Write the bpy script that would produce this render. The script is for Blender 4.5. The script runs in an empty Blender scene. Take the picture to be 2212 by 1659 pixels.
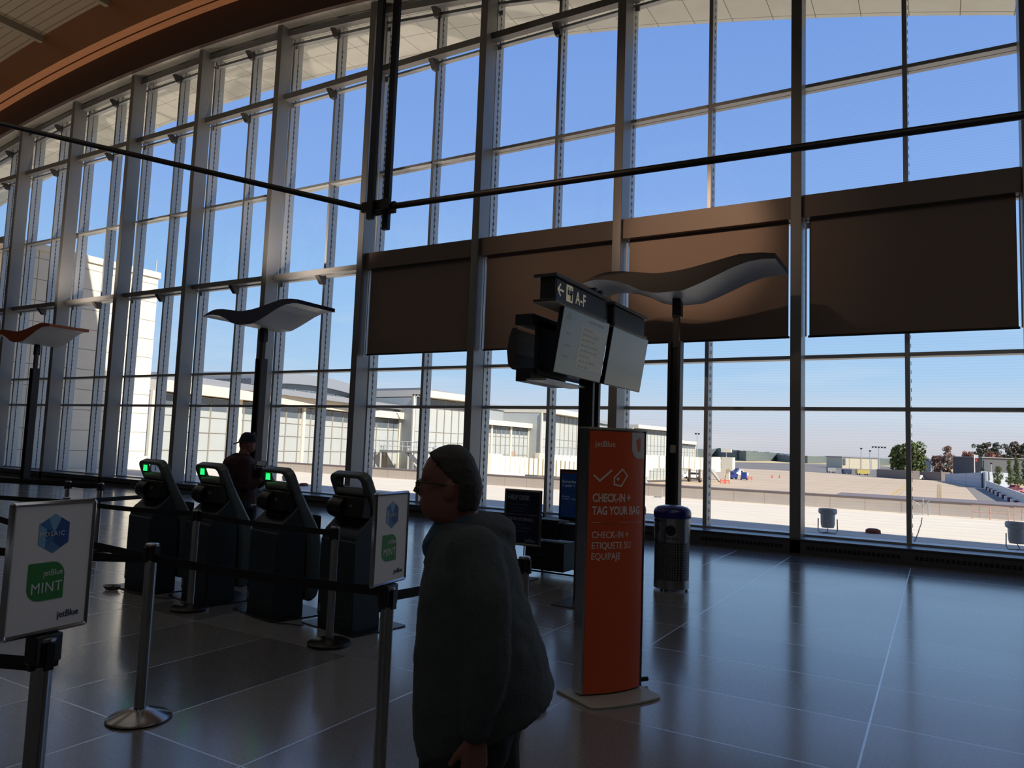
import bpy, bmesh, math, random
from mathutils import Vector, Matrix, Quaternion, noise as mn
random.seed(7)
PI = math.pi
S = bpy.context.scene
COL = S.collection

# ---------------------------------------------------------------- camera (found from the vanishing points)
F = 1581.3; EYE = 1.715
PIT, ROL, YAW = math.radians(4.93), math.radians(-2.10), math.radians(30.28)
fw = Vector((-math.sin(YAW)*math.cos(PIT), math.cos(YAW)*math.cos(PIT), math.sin(PIT)))
rt0 = Vector((math.cos(YAW), math.sin(YAW), 0)); up0 = rt0.cross(fw)
cR, sR = math.cos(ROL), math.sin(ROL)
RT = cR*rt0 - sR*up0; UP = cR*up0 + sR*rt0
cam_d = bpy.data.cameras.new('camera'); cam = bpy.data.objects.new('camera', cam_d); COL.objects.link(cam)
M = Matrix.Identity(4)
for i in range(3):
    M[i][0] = RT[i]; M[i][1] = UP[i]; M[i][2] = -fw[i]
M[2][3] = EYE
cam.matrix_world = M
cam_d.sensor_width = 36; cam_d.lens = F/2212*36; cam_d.clip_start = .05; cam_d.clip_end = 6000
S.camera = cam

def ray(x, y): return (x-1106)/F*RT + (829.5-y)/F*UP + fw
def ground(x, y, z=0.0):
    d = ray(x, y); t = (z-EYE)/d.z
    return Vector((d.x*t, d.y*t, z))
def deep(x, zc, z=None, y=None):          # the point of photo column x at depth zc metres, height z (or of row y)
    lat = (x-1106)/F*zc
    q = lat*Vector((.865,.502,0)) + zc*Vector((-.502,.865,0))
    if z is None:
        d = ray(x, y); z = EYE + d.z/math.hypot(d.x, d.y)*math.hypot(q.x, q.y)
    q.z = z; return q

# ---------------------------------------------------------------- materials
def srgb(r, g, b):
    f = lambda c: ((c/255+.055)/1.055)**2.4 if c > 10 else c/255/12.92
    return (f(r), f(g), f(b), 1)
MATS = {}
def mat(name, col, rough=.5, metal=0.0, spec=.5, nscale=30, namt=.12, bump=0.0, emit=None, estr=0, coat=0, stretch=None):
    if name in MATS: return MATS[name]
    m = bpy.data.materials.new(name); m.use_nodes = True; nt = m.node_tree; N = nt.nodes; L = nt.links
    b = N['Principled BSDF']
    c = srgb(*col) if max(col) > 1.0 else (*col, 1)
    tc = N.new('ShaderNodeTexCoord'); mp = N.new('ShaderNodeMapping'); L.new(tc.outputs['Object'], mp.inputs[0])
    if stretch: mp.inputs['Scale'].default_value = stretch
    nz = N.new('ShaderNodeTexNoise'); nz.inputs['Scale'].default_value = nscale; nz.inputs['Detail'].default_value = 4
    L.new(mp.outputs[0], nz.inputs['Vector'])
    mx = N.new('ShaderNodeMix'); mx.data_type = 'RGBA'
    mx.inputs[6].default_value = tuple(v*(1-namt) for v in c[:3])+(1,)
    mx.inputs[7].default_value = tuple(min(1, v*(1+namt)) for v in c[:3])+(1,)
    L.new(nz.outputs['Fac'], mx.inputs[0]); L.new(mx.outputs[2], b.inputs['Base Color'])
    b.inputs['Roughness'].default_value = rough; b.inputs['Metallic'].default_value = metal
    b.inputs['Specular IOR Level'].default_value = spec
    if coat: b.inputs['Coat Weight'].default_value = coat
    if bump:
        bp = N.new('ShaderNodeBump'); bp.inputs['Strength'].default_value = bump; bp.inputs['Distance'].default_value = .01
        L.new(nz.outputs['Fac'], bp.inputs['Height']); L.new(bp.outputs[0], b.inputs['Normal'])
    if emit:
        b.inputs['Emission Color'].default_value = srgb(*emit); b.inputs['Emission Strength'].default_value = estr
    MATS[name] = m; return m

def grid_mat(name, col, line, sx, sy, ax='XZ', lw=.02, ox=0, oy=0, rough=.6, metal=0, namt=.08, nscale=2, rows=True, cols=True):
    """a panelled surface: joint lines every sx / sy metres of object space"""
    m = mat(name, col, rough, metal, namt=namt, nscale=nscale); nt = m.node_tree; N = nt.nodes; L = nt.links
    b = N['Principled BSDF']; src = b.inputs['Base Color'].links[0].from_socket
    tc = N.new('ShaderNodeTexCoord'); sp = N.new('ShaderNodeSeparateXYZ'); L.new(tc.outputs['Object'], sp.inputs[0])
    def ln(axis, s, o):
        a = N.new('ShaderNodeMath'); a.operation = 'ADD'; a.inputs[1].default_value = o+1000*s; L.new(sp.outputs[axis], a.inputs[0])
        q = N.new('ShaderNodeMath'); q.operation = 'MODULO'; q.inputs[1].default_value = s; L.new(a.outputs[0], q.inputs[0])
        t = N.new('ShaderNodeMath'); t.operation = 'LESS_THAN'; t.inputs[1].default_value = lw; L.new(q.outputs[0], t.inputs[0])
        return t.outputs[0]
    o1 = ln(ax[0], sx, ox) if cols else None; o2 = ln(ax[1], sy, oy) if rows else None
    if o1 and o2:
        mm = N.new('ShaderNodeMath'); mm.operation = 'MAXIMUM'; L.new(o1, mm.inputs[0]); L.new(o2, mm.inputs[1]); o = mm.outputs[0]
    else: o = o1 or o2
    mx = N.new('ShaderNodeMix'); mx.data_type = 'RGBA'; L.new(o, mx.inputs[0]); L.new(src, mx.inputs[6]); mx.inputs[7].default_value = srgb(*line)
    L.new(mx.outputs[2], b.inputs['Base Color'])
    return m

# ---------------------------------------------------------------- mesh builder
class MB:
    def __init__(s): s.v = []; s.f = []; s.mi = []
    def add(s, vs, fs, mi=0):
        o = len(s.v); s.v += [tuple(p) for p in vs]; s.f += [tuple(o+i for i in f) for f in fs]; s.mi += [mi]*len(fs); return s
    def box(s, x0, x1, y0, y1, z0, z1, mi=0):
        return s.add([(x0,y0,z0),(x1,y0,z0),(x1,y1,z0),(x0,y1,z0),(x0,y0,z1),(x1,y0,z1),(x1,y1,z1),(x0,y1,z1)],
                     [(0,3,2,1),(4,5,6,7),(0,1,5,4),(1,2,6,5),(2,3,7,6),(3,0,4,7)], mi)
    def prism(s, poly, a, b, axis='y', mi=0):
        """poly 2-D points extruded from a to b along an axis: x -> (y,z), y -> (x,z), z -> (x,y)"""
        n = len(poly)
        P = {'x': lambda p, t: (t, p[0], p[1]), 'y': lambda p, t: (p[0], t, p[1]), 'z': lambda p, t: (p[0], p[1], t)}[axis]
        vs = [P(p, a) for p in poly]+[P(p, b) for p in poly]
        return s.add(vs, [tuple(range(n)), tuple(range(2*n-1, n-1, -1))]+[(i, (i+1) % n+0, (i+1) % n+n, i+n)[::-1] for i in range(n)], mi)
    def strip(s, pts, off, mi=0):
        """closed band: list of quads between rows"""
        return s
    def rings(s, R, cap=True, mi=0, closed=False):
        n = len(R[0]); o = [p for r in R for p in r]; fs = []
        m = len(R)
        for j in range(m if closed else m-1):
            for i in range(n):
                a = j*n+i; b = j*n+(i+1) % n; c = ((j+1) % m)*n+(i+1) % n; d = ((j+1) % m)*n+i
                fs.append((a, b, c, d))
        if cap and not closed: fs += [tuple(range(n))[::-1], tuple(range((m-1)*n, m*n))]
        return s.add(o, fs, mi)
    def lathe(s, prof, cx=0, cy=0, n=24, mi=0, cap=True):
        return s.rings([[(cx+r*math.cos(2*PI*i/n), cy+r*math.sin(2*PI*i/n), z) for i in range(n)] for r, z in prof], cap, mi)
    def tube(s, pts, r, n=10, mi=0, ry=None, cap=True, upv=None):
        pts = [Vector(p) for p in pts]; R = []
        rr = r if isinstance(r, (list, tuple)) else [r]*len(pts)
        prev = None
        for i, p in enumerate(pts):
            a = pts[max(0, i-1)]; b = pts[min(len(pts)-1, i+1)]; t = (b-a).normalized()
            if prev is None:
                u = Vector(upv) if upv else (Vector((0,0,1)) if abs(t.z) < .9 else Vector((1,0,0)))
                x = (u - t*u.dot(t)).normalized()
            else: x = (prev - t*prev.dot(t)).normalized()
            prev = x; y = t.cross(x)
            R.append([p + x*(rr[i]*math.cos(2*PI*k/n)) + y*((ry if ry else rr[i])*math.sin(2*PI*k/n)) for k in range(n)])
        return s.rings(R, cap, mi)
    def ball(s, c, r, n=14, m=9, mi=0):
        rx, ry, rz = r if isinstance(r, (tuple, list)) else (r, r, r)
        R = []
        for j in range(m+1):
            a = -PI/2+PI*j/m; q = max(math.cos(a), .02)
            R.append([(c[0]+rx*q*math.cos(2*PI*i/n), c[1]+ry*q*math.sin(2*PI*i/n), c[2]+rz*math.sin(a)) for i in range(n)])
        return s.rings(R, True, mi)
    def cap_chain(s, pts, mi=0, n=12):
        """rounded limb through (x,y,z,r) points"""
        for (a, b) in zip(pts, pts[1:]):
            p, q = Vector(a[:3]), Vector(b[:3]); k = 5
            s.tube([p.lerp(q, t/k) for t in range(k+1)], [a[3]+(b[3]-a[3])*t/k for t in range(k+1)], n, mi)
        for a in pts: s.ball(a[:3], a[3], n, 8, mi)
        return s
    def xf(s, mtx, start=0):
        s.v = s.v[:start]+[tuple(mtx @ Vector(p)) for p in s.v[start:]]; return s
    def build(s, name, m, parent=None, bevel=0, smooth=False, seg=2, loc=None):
        me = bpy.data.meshes.new(name); me.from_pydata(s.v, [], s.f); me.update()
        bm = bmesh.new(); bm.from_mesh(me); bmesh.ops.recalc_face_normals(bm, faces=bm.faces); bm.to_mesh(me); bm.free()
        for x in (m if isinstance(m, (list, tuple)) else [m]): me.materials.append(x)
        if isinstance(m, (list, tuple)):
            for p, i in zip(me.polygons, s.mi): p.material_index = i
        if smooth:
            for p in me.polygons: p.use_smooth = True
        o = bpy.data.objects.new(name, me); COL.objects.link(o)
        if parent: o.parent = parent
        if loc is not None: o.location = loc
        if bevel:
            b = o.modifiers.new('bevel', 'BEVEL'); b.width = bevel; b.segments = seg; b.limit_method = 'ANGLE'; b.angle_limit = math.radians(40)
        if smooth or bevel: 
            try:
                me.set_sharp_from_angle(angle=math.radians(42))
                for p in me.polygons: p.use_smooth = True
            except Exception: pass
        return o
def box(name, m, x0, x1, y0, y1, z0, z1, parent=None, bevel=0, loc=None): return MB().box(x0,x1,y0,y1,z0,z1).build(name, m, parent, bevel, loc=loc)

def tag(o, label=None, cat=None, group=None, kind=None):
    if label: o['label'] = label
    if cat: o['category'] = cat
    if group: o['group'] = group
    if kind: o['kind'] = kind
    return o
def thing(name, label, cat, loc=(0,0,0), rz=0, group=None):
    o = bpy.data.objects.new(name, None); COL.objects.link(o); o.location = loc; o.rotation_euler = (0,0,rz); o.empty_display_size = .2
    return tag(o, label, cat, group)
def struct(o, label=None): return tag(o, label, kind='structure')
def sempty(name):
    o = bpy.data.objects.new(name, None); COL.objects.link(o); o['kind'] = 'structure'; return o
def copy_tree(o, parent=None):
    c = o.copy(); COL.objects.link(c)
    if parent: c.parent = parent
    for ch in list(o.children): copy_tree(ch, c)
    return c
def dup(o, loc, rz=None, label=None, group=None):
    c = copy_tree(o); c.location = loc
    if rz is not None: c.rotation_euler = (0,0,rz)
    if label: c['label'] = label
    if group: c['group'] = group
    return c

def text(s, size, m, parent, loc, name='lettering', align='LEFT', sx=1.0, bold=0.0, ext=.0006, rot=(PI/2,0,0), shear=0, space=1.0, line=1.0):
    cu = bpy.data.curves.new('t', 'FONT'); cu.body = s; cu.size = size; cu.align_x = align; cu.extrude = ext; cu.offset = bold; cu.shear = shear
    cu.space_character = space; cu.space_line = line; cu.resolution_u = 3
    o = bpy.data.objects.new('t', cu); COL.objects.link(o)
    bpy.context.view_layer.update()
    dg = bpy.context.evaluated_depsgraph_get()
    me = bpy.data.meshes.new_from_object(o.evaluated_get(dg)); me.name = name
    bpy.data.objects.remove(o); 
    me.materials.clear(); me.materials.append(m)
    q = bpy.data.objects.new(name, me); COL.objects.link(q)
    q.parent = parent; q.location = loc; q.rotation_euler = rot; q.scale = (sx, 1, 1)
    return q

def arc(cx, cy, r, a0, a1, n=6): return [(cx+r*math.cos(math.radians(a0+(a1-a0)*i/n)), cy+r*math.sin(math.radians(a0+(a1-a0)*i/n))) for i in range(n+1)]
def rrect(x0, x1, z0, z1, r, n=5):
    r = r if isinstance(r, (list, tuple)) else [r]*4     # bl, br, tr, tl
    return (arc(x0+r[0], z0+r[0], r[0], 180, 270, n)+arc(x1-r[1], z0+r[1], r[1], 270, 360, n)
            + arc(x1-r[2], z1-r[2], r[2], 0, 90, n)+arc(x0+r[3], z1-r[3], r[3], 90, 180, n))

# colours
steel = mat('painted steel grey', (130,129,127), .38, .25, namt=.05, nscale=3)
dark = mat('dark bronze paint', (62,58,56), .45, .1, namt=.06)
black = mat('black satin', (22,23,26), .45)
blk2 = mat('black plastic', (14,15,18), .35)
alu = mat('mullion aluminium', (172,174,174), .35, .35, namt=.04, nscale=2)
chrome = mat('brushed stainless', (170,170,172), .22, 1.0, stretch=(60,60,1), nscale=4, namt=.12)
snap = mat('snap frame aluminium', (185,188,195), .18, 1.0, namt=.04)
white = mat('white print', (228,226,226), .55, namt=.03)
# ================================================================ SHELL
D = 14.15                                   # inner face of the steel columns
PX = 3.587                                  # column pitch
def cx(k): return -2.25 + PX*k
def zs(x): return 14.0 - .0061*(x+21.7)**2  # arched soffit
K0, K1 = -11, 4

# ---- floor: honed terrazzo tiles, each its own tone, over pale grout
xs = [-2.24 - .935*i for i in range(1, 50)][::-1] + [-.41, 1.42, 3.25, 5.08, 6.9, 8.7, 10.5, 12.3, 14.2]
xs = sorted(set([-.41-1.83]+[x for x in xs]))
ysn = [-9.0,-7.2,-5.4,-3.6,-1.8,0,.93,1.85,2.77,4.59,5.5,6.42,7.335,8.25,9.165,10.08,11.0,11.91,12.83,13.74]
fm = MB(); tones = []
X0, X1 = xs[0], xs[-1]
for i in range(len(xs)-1):
    for j in range(len(ysn)-1):
        a, b, c, d = xs[i], xs[i+1], ysn[j], ysn[j+1]
        g = .0065
        fm.add([(a+g,c+g,0),(b-g,c+g,0),(b-g,d-g,0),(a+g,d-g,0)], [(0,1,2,3)]); tones.append(random.choice([.72,.82,.92,1.0,1.08,1.18]))
fm.add([(X0,-9,-.0003),(X1,-9,-.0003),(X1,13.74,-.0003),(X0,13.74,-.0003)], [(0,1,2,3)], 1); tones.append(1)
fm.add([(X0,13.74,-.0005),(X1,13.74,-.0005),(X1,15.2,-.0005),(X0,15.2,-.0005)], [(0,1,2,3)], 0); tones.append(.7)
fm.box(X0, X1, -9, 15.2, -.4, -.02, 1); tones += [1]*6
terr = bpy.data.materials.new('terrazzo'); terr.use_nodes = True
nt = terr.node_tree; N = nt.nodes; L = nt.links; b = N['Principled BSDF']
tc = N.new('ShaderNodeTexCoord'); at = N.new('ShaderNodeAttribute'); at.attribute_name = 'tone'
vo = N.new('ShaderNodeTexVoronoi'); vo.inputs['Scale'].default_value = 170; L.new(tc.outputs['Object'], vo.inputs['Vector'])
nz = N.new('ShaderNodeTexNoise'); nz.inputs['Scale'].default_value = 60; nz.inputs['Detail'].default_value = 5; L.new(tc.outputs['Object'], nz.inputs['Vector'])
cr = N.new('ShaderNodeValToRGB'); cr.color_ramp.elements[0].color = (.17,.168,.165,1); cr.color_ramp.elements[1].color = (.26,.252,.24,1)
cr.color_ramp.elements[0].position = .3; cr.color_ramp.elements[1].position = .75
ad = N.new('ShaderNodeMix'); ad.data_type = 'FLOAT'; ad.inputs[0].default_value = .35
sp = N.new('ShaderNodeSeparateColor'); L.new(vo.outputs['Color'], sp.inputs[0]); L.new(nz.outputs['Fac'], ad.inputs[2]); L.new(sp.outputs[0], ad.inputs[3]); L.new(ad.outputs[0], cr.inputs[0])
ml = N.new('ShaderNodeMix'); ml.data_type = 'RGBA'; ml.blend_type = 'MULTIPLY'; ml.inputs[0].default_value = 1; L.new(cr.outputs[0], ml.inputs[6]); L.new(at.outputs['Color'], ml.inputs[7])
L.new(ml.outputs[2], b.inputs['Base Color'])
n2 = N.new('ShaderNodeTexNoise'); n2.inputs['Scale'].default_value = .7; n2.inputs['Detail'].default_value = 3; L.new(tc.outputs['Object'], n2.inputs['Vector'])
mr = N.new('ShaderNodeMapRange'); mr.inputs[3].default_value = .15; mr.inputs[4].default_value = .24; L.new(n2.outputs['Fac'], mr.inputs[0]); L.new(mr.outputs[0], b.inputs['Roughness'])
b.inputs['Specular IOR Level'].default_value = .9; b.inputs['Coat Weight'].default_value = .25; b.inputs['Coat Roughness'].default_value = .12; b.inputs['IOR'].default_value = 1.6
bp = N.new('ShaderNodeBump'); bp.inputs['Strength'].default_value = .03; bp.inputs['Distance'].default_value = .004
n3 = N.new('ShaderNodeTexNoise'); n3.inputs['Scale'].default_value = 2.5; L.new(tc.outputs['Object'], n3.inputs['Vector']); L.new(n3.outputs['Fac'], bp.inputs['Height']); L.new(bp.outputs[0], b.inputs['Normal'])
grout = mat('zinc divider strip', (236,238,242), .34, .85, namt=.04)
fl_o = fm.build('floor', [terr, grout]); struct(fl_o)
at_ = fl_o.data.attributes.new('tone', 'FLOAT_COLOR', 'FACE')
for i, t in enumerate(tones): at_.data[i].color = (t, t, t*1.02, 1)

# ---- glass with the fine horizontal frit lines
gl = bpy.data.materials.new('fritted glass'); gl.use_nodes = True; nt = gl.node_tree; N = nt.nodes; L = nt.links
for n in list(N): N.remove(n)
out = N.new('ShaderNodeOutputMaterial'); tr = N.new('ShaderNodeBsdfTransparent'); gs = N.new('ShaderNodeBsdfGlossy'); gs.inputs['Roughness'].default_value = .02
lw_ = N.new('ShaderNodeLayerWeight'); lw_.inputs['Blend'].default_value = .5; pw = N.new('ShaderNodeMath'); pw.operation = 'POWER'; pw.inputs[1].default_value = 5; L.new(lw_.outputs['Facing'], pw.inputs[0]); fr = N.new('ShaderNodeMapRange'); fr.inputs[3].default_value = .035; fr.inputs[4].default_value = .8; L.new(pw.outputs[0], fr.inputs[0]); mx = N.new('ShaderNodeMixShader')
tc = N.new('ShaderNodeTexCoord'); sp = N.new('ShaderNodeSeparateXYZ'); L.new(tc.outputs['Object'], sp.inputs[0])
mu = N.new('ShaderNodeMath'); mu.operation = 'MULTIPLY'; mu.inputs[1].default_value = 2*PI/.052; L.new(sp.outputs['Z'], mu.inputs[0])
si = N.new('ShaderNodeMath'); si.operation = 'SINE'; L.new(mu.outputs[0], si.inputs[0])
m1 = N.new('ShaderNodeMapRange'); m1.inputs[1].default_value = -.2; m1.inputs[2].default_value = 1; m1.inputs[3].default_value = 0; m1.inputs[4].default_value = 1; L.new(si.outputs[0], m1.inputs[0])
mz = N.new('ShaderNodeMapRange'); mz.inputs[1].default_value = 10.8; mz.inputs[2].default_value = 8.6; mz.inputs[3].default_value = 0; mz.inputs[4].default_value = .85; L.new(sp.outputs['Z'], mz.inputs[0])
m2 = N.new('ShaderNodeMath'); m2.operation = 'MULTIPLY'; L.new(m1.outputs[0], m2.inputs[0]); L.new(mz.outputs[0], m2.inputs[1])
mc = N.new('ShaderNodeMix'); mc.data_type = 'RGBA'; mc.inputs[6].default_value = (.95,.965,.975,1); mc.inputs[7].default_value = (.885,.91,.93,1)
L.new(m2.outputs[0], mc.inputs[0]); L.new(mc.outputs[2], tr.inputs['Color'])
L.new(fr.outputs[0], mx.inputs[0]); L.new(tr.outputs[0], mx.inputs[1]); L.new(gs.outputs[0], mx.inputs[2]); L.new(mx.outputs[0], out.inputs[0])

# ---- glazed wall: one window per bay (frame + glazing), columns between
TRZ = [2.64, 3.62, 8.97]
for k in range(K0, K1+1):
    x = cx(k); zt = zs(x)
    c = MB().box(-.095, .095, D, 14.6, -.01, zt); c.build('column', steel, None, .006, loc=(x,0,0))['kind'] = 'structure'
    if k == K1: break
    xa, xb = cx(k), cx(k+1); xm = (xa+xb)/2
    w = sempty('window_%d' % (k-K0+1)); w.location = (xm, 0, 0)
    fmz = MB()
    for X in (xa, xm) if k < K1-1 else (xa, xm, xb):
        fmz.box(X-xm-.04, X-xm+.04, 14.72, 14.86, .26, zs(X)+.05); fmz.box(X-xm-.035, X-xm+.035, 14.885, 15.06, .26, zs(X)+.05)
    for z in TRZ:
        for s0, s1 in ((xa, xm), (xm, xb)):
            fmz.box(s0-xm+.04, s1-xm-.04, 14.70, 14.86, z-.035, z+.035); fmz.box(s0-xm+.035, s1-xm-.035, 14.885, 15.0, z-.03, z+.03)
    for z in (6.30, 11.68):
        fmz.box(xa-xm+.04, -.04, 14.72, 14.86, z-.05, z+.01); fmz.box(.04, xb-xm-.04, 14.72, 14.86, z-.05, z+.01)
    za, zb = zs(xa), zs(xb)
    for dz0, dz1, y0, y1 in ((-.34,-.26,14.72,14.86),):
        fmz.prism([(xa-xm, za+dz0),(xb-xm, zb+dz0),(xb-xm, zb+dz1),(xa-xm, za+dz1)], y0, y1)
    fmz.box(xa-xm+.04, xb-xm-.04, 14.70, 15.06, .2, .30)
    fmz.build('frame', alu, w, .004)
    gk = MB(); gk.add([(xa-xm+.03,14.87,.28),(-.03,14.87,.28),(-.03,14.87,zs(xm)),(xa-xm+.03,14.87,za)], [(0,1,2,3)])
    gk.add([(.03,14.87,.28),(xb-xm-.03,14.87,.28),(xb-xm-.03,14.87,zb),(.03,14.87,zs(xm))], [(0,1,2,3)])
    gk.build('glazing', gl, w)
    # zip of setting blocks along the mullion side
    zb_ = MB()
    for X in (xa+.052, xm+.052):
        z = .4
        while z < 13:
            zb_.box(X-xm-.004, X-xm+.004, 14.862, 14.882, z, z+.07); z += .16
    zb_.build('gasket', blk2, w)
    # horizontal girts with their brackets
    for gi, (z0, z1) in enumerate(((6.26,6.41),(11.65,11.82),(None,None))):
        g = sempty('girt_beam'); g.location = (xm, 0, 0)
        if z0 is None:
            MB().prism([(xa-xm+.095, za-.24),(xb-xm-.095, zb-.24),(xb-xm-.095, zb-.05),(xa-xm+.095, za-.05)], 14.40, 14.6).build('beam', steel, g, .004)
            z0 = zs(xm)-.24
        else: box('beam', steel, xa-xm+.095, xb-xm-.095, 14.40, 14.6, z0, z1, g, .004)
        br = MB().prism([(14.44, z0),(14.74, z0),(14.74, z0-.21),(14.62, z0-.21)], -.085, .06, 'x'); br.build('bracket', dark, g)
        cl = MB().prism([(14.62, z0-.02),(14.73, z0-.02),(14.73, z0-.16),(14.66, z0-.16)], xa-xm+.1, xa-xm+.115, 'x'); cl.box(xa-xm+.1, xa-xm+.2, 14.68, 14.72, z0-.15, z0-.03)
        cl.build('clip', alu, g)
# sill + heater plinth with louvres
vent = bpy.data.materials.new('plinth louvres')
gr = MB()
for k in range(K0, K1):
    xa, xb = cx(k)+.1, cx(k+1)-.1; xm = (xa+xb)/2
    for s0, s1 in ((xa+.1, xm-.1), (xm+.1, xb-.1)):
        x = s0
        while x < s1:
            gr.box(x, x+.05, 14.138, 14.16, .085, .145); x += .075
pl = MB().box(cx(K0), cx(K1), 14.15, 14.75, 0, .24); pl.box(cx(K0), cx(K1), 14.12, 14.8, .24, .265)
p_ = sempty('baseboard_window'); pl.build('plinth', mat('plinth grey', (88,90,94), .35, .3), p_, .003); gr.build('louvre', blk2, p_)
# ---- soffit, arched: inside strip and outside canopy
def arch(name, m, y0, y1, dz0, dz1, x0=-46, x1=14, n=60, parent=None):
    b_ = MB(); top = []; bot = []
    X = [x0+(x1-x0)*i/n for i in range(n+1)]
    R = [[(x, y0, zs(x)+dz0),(x, y1, zs(x)+dz0),(x, y1, zs(x)+dz1),(x, y0, zs(x)+dz1)] for x in X]
    return b_.rings(R).build(name, m, parent)
sof_in = grid_mat('soffit metal panels', (176,172,160), (120,116,105), 1.19, 50, 'XY', .014, .3, 0, .28, .5, rows=False)
sof_out = grid_mat('canopy panels', (252,246,230), (140,128,110), .93, .95, 'XY', .016, .44, -16.9, .6, rows=True)
struct(arch('ceiling_soffit', sof_in, 14.08, 14.88, 0, .12))
struct(arch('roof_canopy', sof_out, 14.88, 17.05, 0, .3))
# ---- brown fascia and the curved glulam pair above it
fas = mat('brown fascia', (66,46,40), .55, .1, namt=.1, nscale=2)
wood = mat('glulam wood', (198,136,94), .42, namt=.22, nscale=5, stretch=(.25,4,9))
struct(arch('fascia_beam', fas, 13.95, 14.08, 0.0, 1.2))
struct(arch('glulam_beam', wood, 13.70, 13.95, 1.06, 2.45))
struct(arch('glulam_beam', wood, 13.36, 13.64, 1.06, 2.45))
struct(arch('trim_1', dark, 13.64, 13.70, 1.3, 2.4))
deck = grid_mat('ceiling deck', (140,126,104), (82,72,58), .30, 50, 'YX', .03, 0, 0, .6, rows=False)
dk = MB()
X = [-48+62*i/60 for i in range(61)]
dk.rings([[(x,-10.5,zs(x)+2.45),(x,17.0,zs(x)+2.45),(x,17.0,zs(x)+2.75),(x,-10.5,zs(x)+2.75)] for x in X])
struct(dk.build('ceiling', deck))
purl = mat('purlin paint', (128,118,100), .6)
for x in (-40.4, -36.3, -32.6, -28.4, -24.3, -20.2, -16.1, -12.0, -7.9, -3.8, .3, 4.4, 8.5):
    o = box('purlin_beam', purl, x-.1, x+.1, -10, 13.36, zs(x)+2.2, zs(x)+2.46); o['kind'] = 'structure'
# ---- the rest of the hall, behind and beside the camera
wl = mat('hall wall warm grey', (92,84,76), .7, namt=.05, nscale=1)
struct(box('wall_back', wl, -48, 14, -10.6, -10.3, 0, 17)); struct(box('wall_left', wl, -48, -47.6, -10.4, 14.9, 0, 13)); struct(box('wall_right', wl, 13.2, 13.5, -10.4, 14.9, 0, 13))
# ================================================================ ROLLER SHADES
shm = mat('shade cloth', (134,116,104), .75, namt=.06, nscale=80)
val = mat('valance paint', (112,98,88), .5, .1, namt=.04)
LS = ['lowered brown roller shade beside the hanging twin hangers, leftmost of the four', 'brown roller shade behind the gate sign, second from the left of four',
      'brown roller shade behind the curved light reflector nearest the recycling bins', 'brown roller shade at the right end of the row']
for i, k in enumerate((-3, -2, -1, 0)):
    xa, xb = cx(k), cx(k+1)
    t = thing('roller_shade', LS[i], 'roller shade', ((xa+xb)/2, 14.42, 3.97), 0, 'lowered roller shades')
    h = (xb-xa)/2
    MB().box(-h+.10, h-.10, -.17, .02, 2.23, 2.66).build('valance', val, t, .006)
    MB().box(-h+.20, h-.17, -.005, .0, .02, 2.25).build('shade_cloth', shm, t)
    MB().tube([(-h+.18,0,0),(h-.15,0,0)], .022, 10).build('bottom_bar', black, t, smooth=True)
    for s in (-h+.14, h-.12): MB().box(s-.012, s+.012, -.012, .012, .0, 2.23).build('guide_rail', alu, t)

# ================================================================ ROOF TIES AND HANGERS
N0 = Vector((-8.775, 10.0, 5.97))
tiem = mat('tie rod paint', (46,42,40), .4, .3)
t = thing('roof_tie_node', 'dark steel clamp joining the two long tie rods below the twin hangers', 'steel clamp', N0)
MB().box(-.36, .30, -.1, -.03, -.06, .13).build('clamp_plate', tiem, t, .01); MB().box(-.34, .32, .03, .1, -.10, .11).build('clamp_plate', tiem, t, .01)
MB().box(-.30, .36, -.03, .03, -.08, .05).build('clamp_core', tiem, t, .005)
for x, y in ((-.22,-.06),(.05,.07),(.2,.06),(.28,-.05)): MB().lathe([(.012,-.14),(.012,-.1)], x, y, 8).build('bolt', blk2, t)
for x0, y0, zb, lab in ((-.07,-.09,-.24,'near hanger of the dark twin pair dropping from the roof'), (.085,.07,-.38,'far hanger of the dark twin pair dropping from the roof')):
    o = MB(); o.box(-.07, .065, -.05, .03, 0, 9.2)
    o = o.build('roof_hanger', black, None, .003, loc=(N0.x+x0, N0.y+y0*1.6, N0.z+zb)); tag(o, lab, 'hanger')
E1 = Vector((-21.5, 6.9, 9.45)); E2 = Vector((8, 11.3, 6.15))
o = MB().tube([N0+Vector((-.2,0,0)), E1], .055, 14).build('tie_rod', tiem, None, smooth=True); tag(o, 'slanting tie rod running from the clamp up to the far left', 'tie rod', 'roof tie rods')
o = MB().tube([N0+Vector((.25,0,0)), E2], .055, 14).build('tie_rod', tiem, None, smooth=True); tag(o, 'level tie rod crossing the windows right of the clamp', 'tie rod', 'roof tie rods')

# ================================================================ WAVE REFLECTOR LIGHTS ON POSTS
topc = [(-1.60,4.80),(-1.45,4.87),(-1.28,4.93),(-1.08,4.96),(-.83,4.95),(-.58,4.91),(-.26,4.86),(-.09,4.85),(.2,4.865),(.46,4.90),(.87,4.98),(1.25,5.05),(1.57,5.045),(1.81,5.01)]
botc = [(-1.60,4.79),(-1.42,4.83),(-1.2,4.825),(-.95,4.78),(-.7,4.69),(-.47,4.57),(-.23,4.51),(-.12,4.50),(.31,4.51),(.6,4.61),(.87,4.72),(1.13,4.83),(1.4,4.91),(1.64,4.93),(1.83,4.915)]
refl = mat('reflector white enamel', (214,212,204), .35, namt=.03)
lbl = ['curved light reflector on a post beside the recycling bins', 'curved light reflector on a post behind the man in the cap', 'curved light reflector on a post at the far left windows']
finishes = [dark, mat('blue grey edge', (72,76,96), .4, .2), mat('copper edge', (150,78,44), .45, .2)]
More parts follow.
